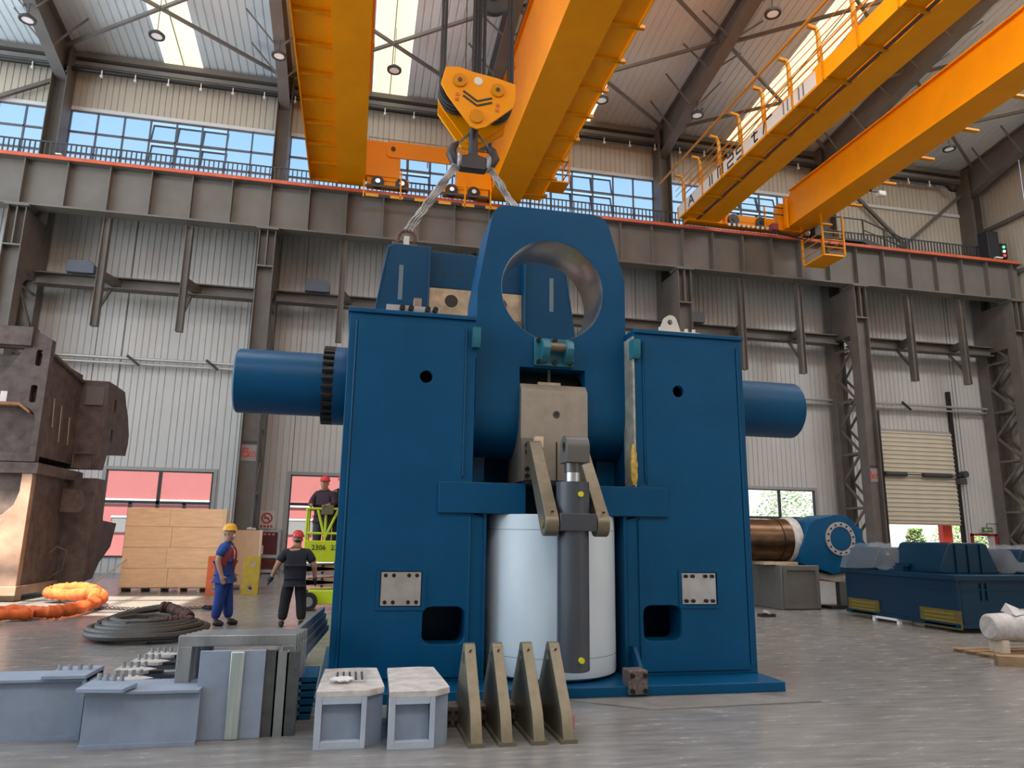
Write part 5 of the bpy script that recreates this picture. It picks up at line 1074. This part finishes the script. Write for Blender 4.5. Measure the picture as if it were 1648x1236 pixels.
obj('strut', MB().box(-0.1, 0.1, -0.08, 0.08, 0.0, 0.62), PED, st_)
obj('strut_foot', MB().box(-0.45, 0.25, -0.2, 0.2, 0.0, 0.08), BLACK, st_)
obj('hoist_body', MB().cyl((0.5, -0.2, 0.25), (0.9, -0.2, 0.25), 0.17, n=14).cyl((0.25, -0.2, 0.5), (1.0, -0.2, 0.5), 0.1, n=12), mat('dark_brown_hoist', (0.06, 0.03, 0.025), 0.5), st_)
# small junk on the floor
jk = thing('floor_scrap', 'small dark scrap fitting on the floor beside the grey pedestal', 'scrap', (8.75, 14.6, 0))
obj('scrap_bar', MB().box(-0.18, 0.16, -0.08, 0.08, 0, 0.06), BLACK, jk); obj('scrap_disc', MB().cyl((0.0, 0, 0.06), (0.02, 0, 0.12), 0.09, n=10), mat('pinkish_scrap', (0.4, 0.3, 0.28), 0.5), jk)
# blue base frame on blocks
NAVY = mat('navy_frame_paint', (0.0003, 0.026, 0.058), 0.33, var=0.1, scale=1, spec=0.25)
b = thing('base_frame', 'large navy blue machine base frame on timber blocks at right', 'machine base', (10.82, 11.65, 0.12))
obj('side_wall', MB().box(0, 0.08, 0, 3.1, 0, 0.86), NAVY, b, bevel=0.008)
obj('front_wall', MB().box(0.08, 4.6, 0, 0.08, 0, 0.86), NAVY, b, bevel=0.008)
obj('rear_wall', MB().box(0.08, 4.6, 3.02, 3.1, 0, 0.86), NAVY, b)
obj('top_deck', MB().box(-0.07, 4.7, -0.07, 3.17, 0.80, 0.90), NAVY, b, bevel=0.01)
obj('bottom_deck', MB().box(-0.04, 4.6, -0.04, 3.1, -0.03, 0.04), NAVY, b)
for z in (0.62,): obj('waist_bead', MB().box(-0.02, 4.6, -0.02, 0.0, z, z+0.03).box(-0.02, 0.0, 0.0, 3.1, z, z+0.03), NAVY, b)
MESHY = mat('yellow_mesh_cover', (0.15, 0.115, 0.012), 0.6, col2=(0.07, 0.055, 0.01), scale=14, stretch=(1, 1, 5))
for y0, y1 in ((-0.05, 0.92), (2.05, 3.02)):
    pc = obj('vent_cover', MB().box(-0.03, 0.0, y0, y1, -0.06, 0.27), MESHY, b)
    for k in range(4): obj('cover_slat', MB().box(-0.04, -0.03, y0+0.12, y1-0.12, -0.02+0.07*k, 0.01+0.07*k), mat('yellow_slat', (0.21, 0.15, 0.015), 0.5), pc)
for x in (0.5, 0.62): obj('drip_rib', MB().box(x, x+0.04, -0.03, 0.0, 0.45, 0.75), NAVY, b)
oct_ = [(-0.85, 0.0), (-0.85, 0.12), (-0.55, 0.55), (-0.45, 0.58), (0.55, 0.58), (0.65, 0.55), (0.92, 0.1), (0.92, 0.0)]
oct_ = [(x*0.72, z) for x, z in oct_]
for cx_, cy_ in ((0.78, 1.05),): 
    obj('octagon_dome', MB().ext([(cx_+x, z+0.90) for x, z in oct_], cy_-0.55, cy_+0.75), NAVY, b, bevel=0.02)
    for k in range(3): obj('dome_rib', MB().box(cx_-0.28+0.28*k, cx_-0.26+0.28*k, cy_-0.58, cy_-0.55, 0.90, 1.44), NAVY, b)
obj('rear_dome', MB().ext([(0.45+x*0.8, z*0.8+0.90) for x, z in oct_], 2.1, 3.0), NAVY, b, bevel=0.02)
obj('side_dome', MB().ext([(2.4+x*0.9, z*0.8+0.90) for x, z in oct_], 0.5, 1.8), NAVY, b, bevel=0.02)
obj('rib_stack', MB().box(0.0, 0.6, 1.3, 2.0, 0.90, 1.0).box(0.1, 0.7, 1.25, 1.9, 1.0, 1.06), NAVY, b)
PLAST = glass_mat('plastic_film', (0.95, 0.97, 1.0), 0.14, 0.12)
def film(name, label, loc, w, d, hts, seed):
    rnd = random.Random(seed); n, m = 22, 14; vs = []
    for j in range(m+1):
        for i in range(n+1):
            u, v = i/n, j/m; edge = min(u, 1-u, v, 1-v)
            z = hts*(min(1, edge*5))**0.7 + rnd.uniform(-1, 1)*0.022 + 0.05*sin(u*17+v*6)
            vs.append((w*u+rnd.uniform(-1, 1)*0.02, d*v+rnd.uniform(-1, 1)*0.02, max(0.01, z)))
    mb = MB().add(vs, [(j*(n+1)+i, j*(n+1)+i+1, (j+1)*(n+1)+i+1, (j+1)*(n+1)+i) for j in range(m) for i in range(n)], True)
    o = obj(name, mb, PLAST, loc=loc); return tag(o, label, 'plastic sheet')
film('plastic_sheet', 'clear plastic film over the left dome of the navy base frame', (10.62, 13.2, 1.02), 1.25, 1.55, 0.50, 1)
film('plastic_sheet', 'clear plastic film over the right part of the navy base frame', (12.35, 12.0, 1.02), 2.4, 1.9, 0.50, 2)
for i, (x, y) in enumerate(((11.1, 12.9), (11.1, 14.4), (14.5, 12.0), (14.5, 14.4), (11.9, 12.0))):
    tag(obj('timber_block', MB().box(-0.09, 0.09, -0.15, 0.15, 0, 0.088), WOOD, loc=(x, y, 0)), 'timber block under the navy base frame, %s' % ['under its left side', 'under its far left corner', 'under its near right corner', 'under its far right corner', 'under its front wall'][i], 'block', 'timber blocks under the navy frame')
tag(obj('white_bracket', MB().box(-0.4, -0.32, -0.03, 0.03, 0, 0.1).box(0.3, 0.38, -0.03, 0.03, 0, 0.1).box(-0.4, 0.38, -0.03, 0.03, 0.06, 0.1), WHITEP, loc=(10.7, 13.4, 0), rot=(0, 0, 1.57)), 'small white bracket on the floor beside the navy base frame', 'bracket')
# wrapped roll on pallet
wr = thing('wrapped_roll', 'grey roll wrapped in plastic on a wooden pallet at the right edge', 'roll', (9.15, 9.35, 0.40))
WRAP = mat('pale_wrap', (0.50, 0.49, 0.48), 0.4, var=0.2, scale=10, bump=0.4)
obj('roll_body', MB().lathe([(0.0, 0.0), (0.15, 0.0), (0.19, 0.04), (0.20, 0.3), (0.215, 0.5), (0.20, 0.8), (0.2, 1.6), (0.0, 1.6)], (0, 0, 0), 'x', 28), WRAP, wr)
obj('wrap_tail', MB().add([(0.35, -0.15, 0.17), (0.7, -0.1, 0.2), (0.62, 0.0, 0.24), (0.35, 0.0, 0.34), (0.3, 0.05, 0.22)], [(0, 1, 2, 3), (0, 3, 4)]).box(0.45, 0.7, -0.02, 0.02, 0.19, 0.25), WRAP, wr)
cr_ = obj('cradle_block', MB().box(0.1, 0.22, -0.12, 0.12, -0.35, -0.17), mat('white_wood', (0.6, 0.52, 0.42), 0.7, var=0.2, scale=9), wr)
obj('cradle_block', MB().box(1.1, 1.22, -0.12, 0.12, -0.35, -0.17), MATS['white_wood'], wr)
pa = thing('wooden_pallet', 'weathered wooden pallet under the wrapped roll', 'pallet', (8.95, 8.95, 0))
OLDW = mat('weathered_wood', (0.30, 0.20, 0.11), 0.75, var=0.3, scale=6, stretch=(0.4, 5, 1))
for i in range(4): obj('deck_plank', MB().box(0, 1.7, 0.02+0.24*i, 0.2+0.24*i, 0.035, 0.05), OLDW, pa)
for i in range(3): obj('runner', MB().box(0.05+0.7*i, 0.2+0.7*i, 0.02, 0.92, 0, 0.035), OLDW, pa)
tag(obj('timber_beam', MB().box(-0.75, 0.6, -0.08, 0.08, 0, 0.13), OLDW, loc=(9.2, 8.3, 0), rot=(0, 0, -0.5)), 'heavy timber beam on the floor in front of the wrapped roll', 'timber')
wc = thing('white_container', 'white panelled cabinet by the far right column', 'cabinet', (32.1, 27.2, 0))
obj('cabinet_body', MB().box(-0.9, 0.7, -0.6, 0.6, 0.0, 1.9), mat('cabinet_white', (0.62, 0.60, 0.56), 0.5), wc, bevel=0.02)
obj('cabinet_door', MB().box(-0.85, 0.65, -0.63, -0.6, 0.1, 1.45), mat('cabinet_white2', (0.55, 0.54, 0.51), 0.5), wc)
# ------------------------------------------------------------------ people
SKIN = mat('skin', (0.42, 0.22, 0.145), 0.55)
HAIR = mat('black_hair', (0.015, 0.012, 0.012), 0.6)
def skinned(name, verts, edges, root, m, parent, levels=2, fat=1.36):
    """verts: dict name -> ((x,y,z), rx, ry)"""
    keys = list(verts); ix = {k: i for i, k in enumerate(keys)}
    me = bpy.data.meshes.new(name); me.from_pydata([verts[k][0] for k in keys], [(ix[a], ix[b]) for a, b in edges], [])
    o = bpy.data.objects.new(name, me); COL.objects.link(o); o.parent = parent
    sk = o.modifiers.new('skin', 'SKIN'); sk.use_smooth_shade = True; sk.branch_smoothing = 0.4
    ss = o.modifiers.new('sub', 'SUBSURF'); ss.levels = levels; ss.render_levels = levels
    if not me.skin_vertices: me.skin_vertices.new()
    d = me.skin_vertices[0].data
    for k in keys: d[ix[k]].radius = (verts[k][1]*fat, verts[k][2]*fat); d[ix[k]].use_root = (k == root)
    bpy.context.view_layer.update()
    ev = o.evaluated_get(bpy.context.evaluated_depsgraph_get())
    nm = bpy.data.meshes.new_from_object(ev); o.modifiers.clear(); o.data = nm; bpy.data.meshes.remove(me)
    nm.name = name; nm.materials.clear(); nm.materials.append(m)
    for p in nm.polygons: p.use_smooth = True
    return o
def person(label, loc, rotz, height, P, shirt, trousers, shoes, helmet, sleeve=0.55, vest=None, mask=False, gloves=None, head_turn=0.0, headgear_tilt=0.0):
    """local frame: facing +Y; P holds the pose joints (right side R = +x)"""
    t = thing('person', label, 'person', loc, rotz); k = height/1.75
    J = {'pelvis': (0, 0, 0.96), 'waist': (0, 0.0, 1.08), 'chest': (0, 0.01, 1.28), 'neckb': (0, 0.0, 1.46), 'neck': (0, 0.015, 1.52),
         'jaw': (0, 0.05, 1.575), 'skull': (0, 0.025, 1.655), 'crown': (0, 0.01, 1.73)}
    for s, n in ((1, 'R'), (-1, 'L')):
        J.update({'sh'+n: (s*0.19, 0, 1.41), 'el'+n: (s*0.26, -0.03, 1.13), 'wr'+n: (s*0.28, 0.04, 0.90), 'hip'+n: (s*0.095, 0, 0.90), 'kn'+n: (s*0.11, 0.02, 0.50), 'an'+n: (s*0.12, -0.02, 0.09)})
    J.update(P); J = {a: tuple(c*k for c in b) for a, b in J.items()}
    def V(q): return Vector(J[q])
    body = {'pelvis': (J['pelvis'], .13*k, .10*k), 'waist': (J['waist'], .125*k, .09*k), 'chest': (J['chest'], .15*k, .10*k), 'neckb': (J['neckb'], .075*k, .06*k), 'neck': (J['neck'], .055*k, .055*k), 'jaw': (J['jaw'], .064*k, .066*k), 'skull': (J['skull'], .078*k, .092*k), 'crown': (J['crown'], .05*k, .06*k)}
    E = [('pelvis', 'waist'), ('waist', 'chest'), ('chest', 'neckb'), ('neckb', 'neck'), ('neck', 'jaw'), ('jaw', 'skull'), ('skull', 'crown')]
    for n in 'RL':
        body.update({'sh'+n: (J['sh'+n], .06*k, .06*k), 'el'+n: (J['el'+n], .043*k, .043*k), 'wr'+n: (J['wr'+n], .030*k, .034*k), 'hip'+n: (J['hip'+n], .085*k, .09*k), 'kn'+n: (J['kn'+n], .055*k, .06*k), 'an'+n: (J['an'+n], .038*k, .042*k)})
        E += [('chest', 'sh'+n), ('sh'+n, 'el'+n), ('el'+n, 'wr'+n), ('pelvis', 'hip'+n), ('hip'+n, 'kn'+n), ('kn'+n, 'an'+n)]
        d = (V('wr'+n)-V('el'+n)).normalized(); side = Vector((0, 1, 0)) - d*d.y; side.normalize(); palm = V('wr'+n)+d*0.06*k
        body['pa'+n] = (tuple(palm), .022*k, .036*k); E.append(('wr'+n, 'pa'+n))
        out = d.cross(side)*(1 if n == 'L' else -1)
        for i, (off, ln) in enumerate(((-0.027, 0.062), (-0.009, 0.074), (0.009, 0.078), (0.027, 0.070))):
            b0 = palm+side*off*k+d*0.035*k; b1 = b0+d*ln*0.55*k; b2 = b1+(d*0.8+out*0.5)*ln*0.45*k
            for j, q in enumerate((b0, b1, b2)): body['f%d%d%s' % (i, j, n)] = (tuple(q), (.0095-.0012*j)*k, (.0095-.0012*j)*k)
            E += [('pa'+n, 'f%d0%s' % (i, n)), ('f%d0%s' % (i, n), 'f%d1%s' % (i, n)), ('f%d1%s' % (i, n), 'f%d2%s' % (i, n))]
        b0 = V('wr'+n)+d*0.03*k+side*0.03*k; b1 = b0+(d*0.6+side*0.8)*0.035*k; b2 = b1+(d*0.9+side*0.3)*0.03*k
        for j, q in enumerate((b0, b1, b2)): body['t%d%s' % (j, n)] = (tuple(q), .011*k, .011*k)
        E += [('wr'+n, 't0'+n), ('t0'+n, 't1'+n), ('t1'+n, 't2'+n)]
    skinned('body', body, E, 'pelvis', SKIN, t)
    # clothing
    sv = {'pelvis': ((J['pelvis'][0], J['pelvis'][1], J['pelvis'][2]-0.02*k), .158*k, .124*k), 'waist': (J['waist'], .160*k, .120*k), 'chest': (J['chest'], (.165 if vest else .185)*k, (.115 if vest else .130)*k), 'neckb': (J['neckb'], .085*k, .075*k)}
    sv['hem'] = ((J['pelvis'][0], J['pelvis'][1], J['pelvis'][2]-0.07*k), (.135 if vest else .150)*k, (.108 if vest else .122)*k)
    SE = [('hem', 'pelvis'), ('pelvis', 'waist'), ('waist', 'chest'), ('chest', 'neckb')]
    for n in 'RL':
        a, b, c = V('sh'+n), V('el'+n), V('wr'+n)
        sv['sh'+n] = (tuple(a), .078*k, .078*k); SE.append(('chest', 'sh'+n))
        if sleeve <= 1: sv['sl'+n] = (tuple(a.lerp(b, sleeve)), .066*k, .066*k); SE.append(('sh'+n, 'sl'+n))
        else:
            sv['el'+n] = (tuple(b), .058*k, .058*k); sv['cu'+n] = (tuple(b.lerp(c, 0.92)), .046*k, .046*k); SE += [('sh'+n, 'el'+n), ('el'+n, 'cu'+n)]
    skinned('shirt', sv, SE, 'pelvis', shirt, t)
    tv = {'top': ((J['waist'][0], J['waist'][1], J['waist'][2]-0.03*k), .140*k, .108*k), 'pelvis': (J['pelvis'], .150*k, .118*k)}; TE = [('top', 'pelvis')]
    for n in 'RL':
        h, kn, an = V('hip'+n), V('kn'+n), V('an'+n)
        tv['hip'+n] = (tuple(h), .102*k, .108*k); tv['th'+n] = (tuple(h.lerp(kn, 0.5)), .090*k, .095*k); tv['kn'+n] = (tuple(kn), .076*k, .080*k); tv['ca'+n] = (tuple(kn.lerp(an, 0.55)), .070*k, .074*k); tv['an'+n] = (tuple(kn.lerp(an, 0.97)), .062*k, .068*k)
        TE += [('pelvis', 'hip'+n), ('hip'+n, 'th'+n), ('th'+n, 'kn'+n), ('kn'+n, 'ca'+n), ('ca'+n, 'an'+n)]
    skinned('trousers', tv, TE, 'pelvis', trousers, t)
    for n in 'RL':
        a = V('an'+n)
        skinned('shoe', {'heel': ((a.x, a.y-0.05*k, 0.045*k), .042*k, .045*k), 'mid': ((a.x, a.y+0.04*k, 0.048*k), .046*k, .046*k), 'toe': ((a.x*1.05, a.y+0.17*k, 0.034*k), .044*k, .034*k), 'cuff': ((a.x, a.y, 0.11*k), .048*k, .052*k)}, [('heel', 'mid'), ('mid', 'toe'), ('mid', 'cuff')], 'mid', shoes, t, 1)
    if vest:
        vv = {'pelvis': ((J['pelvis'][0], J['pelvis'][1], J['pelvis'][2]+0.0*k), .182*k, .145*k), 'waist': (J['waist'], .180*k, .142*k), 'chest': (J['chest'], .200*k, .150*k), 'top': ((J['neckb'][0], J['neckb'][1], J['neckb'][2]-0.02*k), .13*k, .105*k)}
        skinned('safety_vest', vv, [('pelvis', 'waist'), ('waist', 'chest'), ('chest', 'top')], 'pelvis', vest, t)
        REF = mat('reflective_tape', (0.55, 0.42, 0.38), 0.4)
        for z in (1.03, 1.16):
            obj('reflective_stripe', MB().lathe([(1, -0.022*k), (1.01, 0), (1, 0.022*k)], (0, 0, 0), n=28), REF, t, (J['waist'][0], J['waist'][1], z*k)).scale = (0.192*k, 0.158*k, 1)
        for s in (-1, 1): obj('reflective_stripe', MB().tube([(s*0.095*k, J['chest'][1]-0.15*k, 1.17*k), (s*0.095*k, J['chest'][1]-0.158*k, 1.3*k), (s*0.08*k, J['chest'][1]-0.07*k, 1.43*k), (s*0.08*k, J['chest'][1]+0.07*k, 1.42*k), (s*0.09*k, J['chest'][1]+0.16*k, 1.3*k), (s*0.09*k, J['chest'][1]+0.155*k, 1.17*k)], 0.016*k, 6), REF, t)
    # head details in a frame turned with the head
    hd = bpy.data.objects.new('head_gear', None); COL.objects.link(hd); hd.parent = t; hd.location = V('skull'); hd.rotation_euler = (headgear_tilt, 0, head_turn)
    obj('helmet', MB().lathe([(0.0, 0.135), (0.05, 0.13), (0.095, 0.10), (0.118, 0.055), (0.122, 0.02), (0.13, 0.012), (0.132, 0.004), (0.118, 0.0)], (0, 0, 0.02), n=28).ext([(-0.1, 0.08), (0.1, 0.08), (0.075, 0.155), (0.0, 0.178), (-0.075, 0.155)], 0.022, 0.032, 'xy').bar((0, -0.09, 0.125), (0, 0.09, 0.125), 0.03, 0.03), helmet, hd).scale = (k*0.92, k*1.05, k)
    obj('hair', MB().lathe([(0.0, -0.10), (0.05, -0.095), (0.078, -0.06), (0.086, 0.0), (0.088, 0.04)], (0, -0.014, 0.0), n=18), HAIR, hd).scale = (k*0.93, k*0.95, k)
    obj('nose', MB().sphere((0, 0.098, -0.035), 0.016, 8, 6, 1.3), SKIN, hd).scale = (k, k, k)
    for s in (-1, 1):
        obj('ear', MB().sphere((s*0.08, 0.0, -0.03), 0.022, 8, 6, 1.4), SKIN, hd).scale = (k, k, k)
        obj('eye', MB().sphere((s*0.032, 0.082, -0.01), 0.010, 8, 6, 0.6), HAIR, hd).scale = (k, k, k)
    if mask:
        obj('face_mask', MB().sphere((0, 0.062, -0.065), 0.058, 14, 8, 1.0), mat('mask_white', (0.75, 0.77, 0.80), 0.6), hd).scale = (k*1.05, k, k)
        obj('mask_strap', MB().tube([(-0.082, 0.0, -0.03), (-0.06, 0.05, -0.06)], 0.005, 5).tube([(0.082, 0.0, -0.03), (0.06, 0.05, -0.06)], 0.005, 5), MATS['mask_white'], hd).scale = (k, k, k)
    else: obj('mouth', MB().box(-0.022, 0.022, 0.085, 0.094, -0.078, -0.07), mat('lip', (0.30, 0.11, 0.09), 0.5), hd).scale = (k, k, k)
    if gloves:
        for n in 'RL':
            d = (V('wr'+n)-V('el'+n)).normalized(); w = V('wr'+n)
            gv = {'c': (tuple(w-d*0.03*k), .040*k, .042*k), 'p': (tuple(w+d*0.06*k), .036*k, .048*k), 'q': (tuple(w+d*0.10*k), .030*k, .046*k)}; ge = [('c', 'p'), ('p', 'q')]
            side = (Vector((0, 1, 0))-d*d.y).normalized()
            for i, off in enumerate((-0.032, -0.011, 0.011, 0.032)):
                b0 = w+d*0.115*k+side*off*k; b1 = b0+d*0.06*k
                gv['a%d' % i] = (tuple(b0), .0125*k, .0125*k); gv['b%d' % i] = (tuple(b1), .011*k, .011*k); ge += [('q', 'a%d' % i), ('a%d' % i, 'b%d' % i)]
            b0 = w+d*0.04*k+side*0.045*k; gv['t0'] = (tuple(b0), .015*k, .015*k); gv['t1'] = (tuple(b0+(d*0.7+side*0.7)*0.05*k), .013*k, .013*k); ge += [('p', 't0'), ('t0', 't1')]
            skinned('glove', gv, ge, 'c', gloves, t, 1)
    return t
REDH = mat('red_helmet', (0.58, 0.02, 0.025), 0.3); YELH = mat('yellow_helmet', (0.72, 0.36, 0.02), 0.3)
NAVYC = mat('dark_navy_cloth', (0.012, 0.013, 0.022), 0.85, var=0.2, scale=8)
BLUEC = mat('work_blue_cloth', (0.012, 0.045, 0.22), 0.85, var=0.2, scale=6)
BLUES = mat('shirt_blue_cloth', (0.02, 0.06, 0.25), 0.85, var=0.15, scale=6)
VEST = mat('red_vest_cloth', (0.24, 0.022, 0.028), 0.8, var=0.15, scale=6)
SHOE = mat('dark_shoe', (0.02, 0.017, 0.016), 0.6)
# worker with yellow helmet and mask, turned to the right
person('worker in yellow helmet, white mask, red vest and blue trousers standing on the left', (-2.15, 14.05, 0), -PI/2-0.12, 1.70,
       {'elR': (0.23, -0.07, 1.13), 'wrR': (0.24, 0.02, 0.88), 'elL': (-0.23, -0.02, 1.13), 'wrL': (-0.22, 0.09, 0.90), 'anR': (0.10, -0.07, 0.09), 'knR': (0.10, -0.01, 0.50), 'anL': (-0.10, 0.12, 0.09), 'knL': (-0.10, 0.06, 0.50)},
       BLUES, BLUEC, SHOE, YELH, sleeve=0.75, vest=VEST, mask=True, headgear_tilt=0.0)
# worker in black seen from behind
person('worker in red helmet and dark T-shirt with gloves seen from behind', (-0.92, 13.75, 0), 0.08, 1.60,
       {'elR': (0.34, -0.04, 1.14), 'wrR': (0.37, 0.05, 0.91), 'elL': (-0.34, -0.05, 1.15), 'wrL': (-0.43, 0.02, 0.93), 'shR': (0.21, 0, 1.39), 'shL': (-0.21, 0, 1.39), 'anR': (0.17, -0.03, 0.09), 'knR': (0.14, 0.02, 0.50), 'anL': (-0.19, -0.02, 0.09), 'knL': (-0.15, 0.02, 0.5)},
       NAVYC, mat('black_trouser_cloth', (0.010, 0.010, 0.013), 0.85), SHOE, REDH, sleeve=0.85, gloves=mat('black_glove', (0.014, 0.014, 0.016), 0.7))
# the two on the lift
person('worker in red helmet leaning on the rail of the yellow-green lift, left of two', (-0.62, 16.75, 1.12), PI*0.92, 1.68,
       {'elR': (0.27, 0.08, 1.16), 'wrR': (0.20, 0.30, 1.12), 'elL': (-0.26, 0.06, 1.16), 'wrL': (-0.18, 0.30, 1.12)},
       mat('dark_plum_cloth', (0.03, 0.012, 0.025), 0.8), mat('grey_trouser_cloth', (0.05, 0.05, 0.07), 0.85), SHOE, REDH, sleeve=1.6, gloves=None)
person('worker in red helmet and navy jacket on the lift beside the blue tower', (-0.25, 17.02, 1.12), -PI*0.75, 1.74,
       {'elR': (0.26, 0.08, 1.15), 'wrR': (0.20, 0.28, 1.08), 'elL': (-0.26, 0.06, 1.16), 'wrL': (-0.18, 0.28, 1.10)},
       NAVYC, mat('grey_trouser_cloth', (0.05, 0.05, 0.07), 0.85), SHOE, REDH, sleeve=1.6)
# ------------------------------------------------------------------ scissor lift
LIM = mat('lime_lift_paint', (0.52, 0.62, 0.02), 0.4, var=0.06)
SCI = mat('scissor_tan', (0.42, 0.25, 0.15), 0.5)
l = thing('scissor_lift', 'yellow-green scissor lift carrying two workers behind the blue tower', 'lift', (-0.1, 16.85, 0))
obj('chassis', MB().box(-0.72, 1.5, -0.35, 0.35, 0.12, 0.42), LIM, l, bevel=0.02)
for x in (-0.70, 1.2):
    for y in (-0.42, 0.42):
        w = obj('wheel', MB().cyl((x, y-0.07, 0.19), (x, y+0.07, 0.19), 0.19, n=22), BLACK, l)
        obj('wheel_rim', MB().cyl((x, y-0.08, 0.19), (x, y-0.06, 0.19), 0.10, n=14), CHROME, w)
for i in range(4):
    z0 = 0.44+0.14*i; z1 = z0+0.13
    for y in (-0.3, 0.3): obj('scissor_arm', MB().bar((-0.78, y, z0 if i % 2 else z1), (1.4, y, z1 if i % 2 else z0), 0.05, 0.12), SCI, l)
    obj('scissor_pin', MB().cyl((-0.45, -0.36, z0+0.06), (-0.45, -0.3, z0+0.06), 0.03, n=8), BLACK, l)
obj('platform', MB().box(-0.86, 1.6, -0.42, 0.42, 1.02, 1.12), LIM, l)
sp2 = obj('side_panel', MB().box(-0.86, 1.6, -0.46, -0.42, 1.0, 1.45), LIM, l, bevel=0.01)
for x in (-0.56, -0.16): text_mesh('lettering', '2306', 0.15, INK, sp2, (x, -0.465, 1.30))
for x, y in ((-0.84, -0.42), (-0.45, -0.42), (-0.05, -0.42), (0.8, -0.42), (-0.84, 0.42), (-0.2, 0.42), (0.8, 0.42)):
    obj('rail_post', MB().cyl((x, y, 1.12), (x, y, 2.12), 0.028, n=8), LIM, l)
obj('rail_brace', MB().cyl((-0.45, -0.42, 1.5), (-0.2, -0.42, 2.1), 0.03, n=8).cyl((-0.45, -0.42, 1.5), (-0.62, -0.42, 2.1), 0.03, n=8), LIM, l)
for y in (-0.42, 0.42):
    for z in (1.60, 2.12): obj('guard_rail', MB().cyl((-0.84, y, z), (1.6, y, z), 0.026, n=8), LIM, l)
for z in (1.60, 2.12): obj('guard_rail', MB().cyl((-0.84, -0.42, z), (-0.84, 0.42, z), 0.026, n=8), LIM, l)
obj('control_box', MB().box(-0.55, -0.3, -0.52, -0.36, 2.0, 2.2), mat('control_brown', (0.16, 0.13, 0.07), 0.5), l, bevel=0.01)
# ------------------------------------------------------------------ outside the hall
og = struct('floor_outside', MB().box(-70, 110, 31.9, 120, -0.35, -0.05), mat('outside_paving', (0.42, 0.40, 0.38), 0.8, var=0.1, scale=0.5))
REDW = mat('red_building_panels', (0.32, 0.088, 0.080), 0.6, var=0.05, scale=0.4)
rbld = thing('red_building', 'red clad building with white band seen through the left windows', 'building', (-6, 50, 0))
obj('building_wall', MB().box(-24, 16, 0, 8, 0, 9), REDW, rbld)
obj('white_band', MB().box(-24, 16, -0.12, 0, 3.25, 3.55), WHITEP, rbld)
GWIN = mat('grey_far_glass', (0.18, 0.17, 0.16), 0.25)
for x in (-8.5, -4.2, 0.1, 4.4, 8.7):
    w = obj('window', MB().box(x, x+3.4, -0.1, 0, 1.5, 2.4), GWIN, rbld); obj('window_frame', MB().box(x-0.08, x+3.48, -0.14, -0.08, 2.4, 2.5).box(x+1.65, x+1.75, -0.14, -0.08, 1.5, 2.4), WHITEP, w)
wb2 = thing('pale_building', 'pale building beyond the raised sectional door', 'building', (44, 54, 0))
obj('building_wall', MB().box(-14, 26, 0, 8, 0, 7), mat('pale_render', (0.45, 0.39, 0.38), 0.7, var=0.06, scale=0.4), wb2)
for x in (-3, 3, 9): obj('window', MB().box(x, x+1.8, -0.1, 0, 0.6, 2.6), mat('lilac_glass', (0.40, 0.38, 0.48), 0.3), wb2)
LEAF = mat('leaf_green', (0.14, 0.22, 0.06), 0.7, col2=(0.07, 0.13, 0.04), scale=3)
def bush(label, loc, r, h, seed):
    rnd = random.Random(seed); b = thing('garden_bush', label, 'bush', loc, group='bushes outside the sectional door'); mb = MB()
    for i in range(1800):
        a = rnd.uniform(0, 2*PI); t = rnd.random()**0.5; ph = rnd.uniform(0, 1)
        R = r*(1-0.5*ph*ph)*t; c = Vector((R*cos(a), R*sin(a), 0.15+ph*h)); s = rnd.uniform(0.06, 0.14)
        u = Vector((rnd.uniform(-1, 1), rnd.uniform(-1, 1), rnd.uniform(-1, 1))).normalized(); v = u.orthogonal()
        mb.add([c-u*s, c-v*s*0.5, c+u*s, c+v*s*0.5], [(0, 1, 2, 3)])
    o = obj('foliage', mb, LEAF, b); o['kind'] = 'stuff'
    obj('stem', MB().cyl((0, 0, -0.05), (0, 0, h*0.5), 0.06, n=8), OLDW, b)
bush('dense green bush at the middle of the raised door opening', (43.3, 46, 0), 2.3, 2.7, 1)
bush('small green bush at the left of the raised door opening', (39.3, 45.5, 0), 0.9, 2.4, 2)
bush('green bush at the right of the raised door opening', (47.6, 47.5, 0), 1.6, 2.4, 3)
bush('green bush outside the window beyond the brown ram', (30.2, 47, 0), 3.0, 5.2, 4)
bush('second green bush outside the window beyond the brown ram', (25.2, 47, 0), 2.4, 4.8, 5)
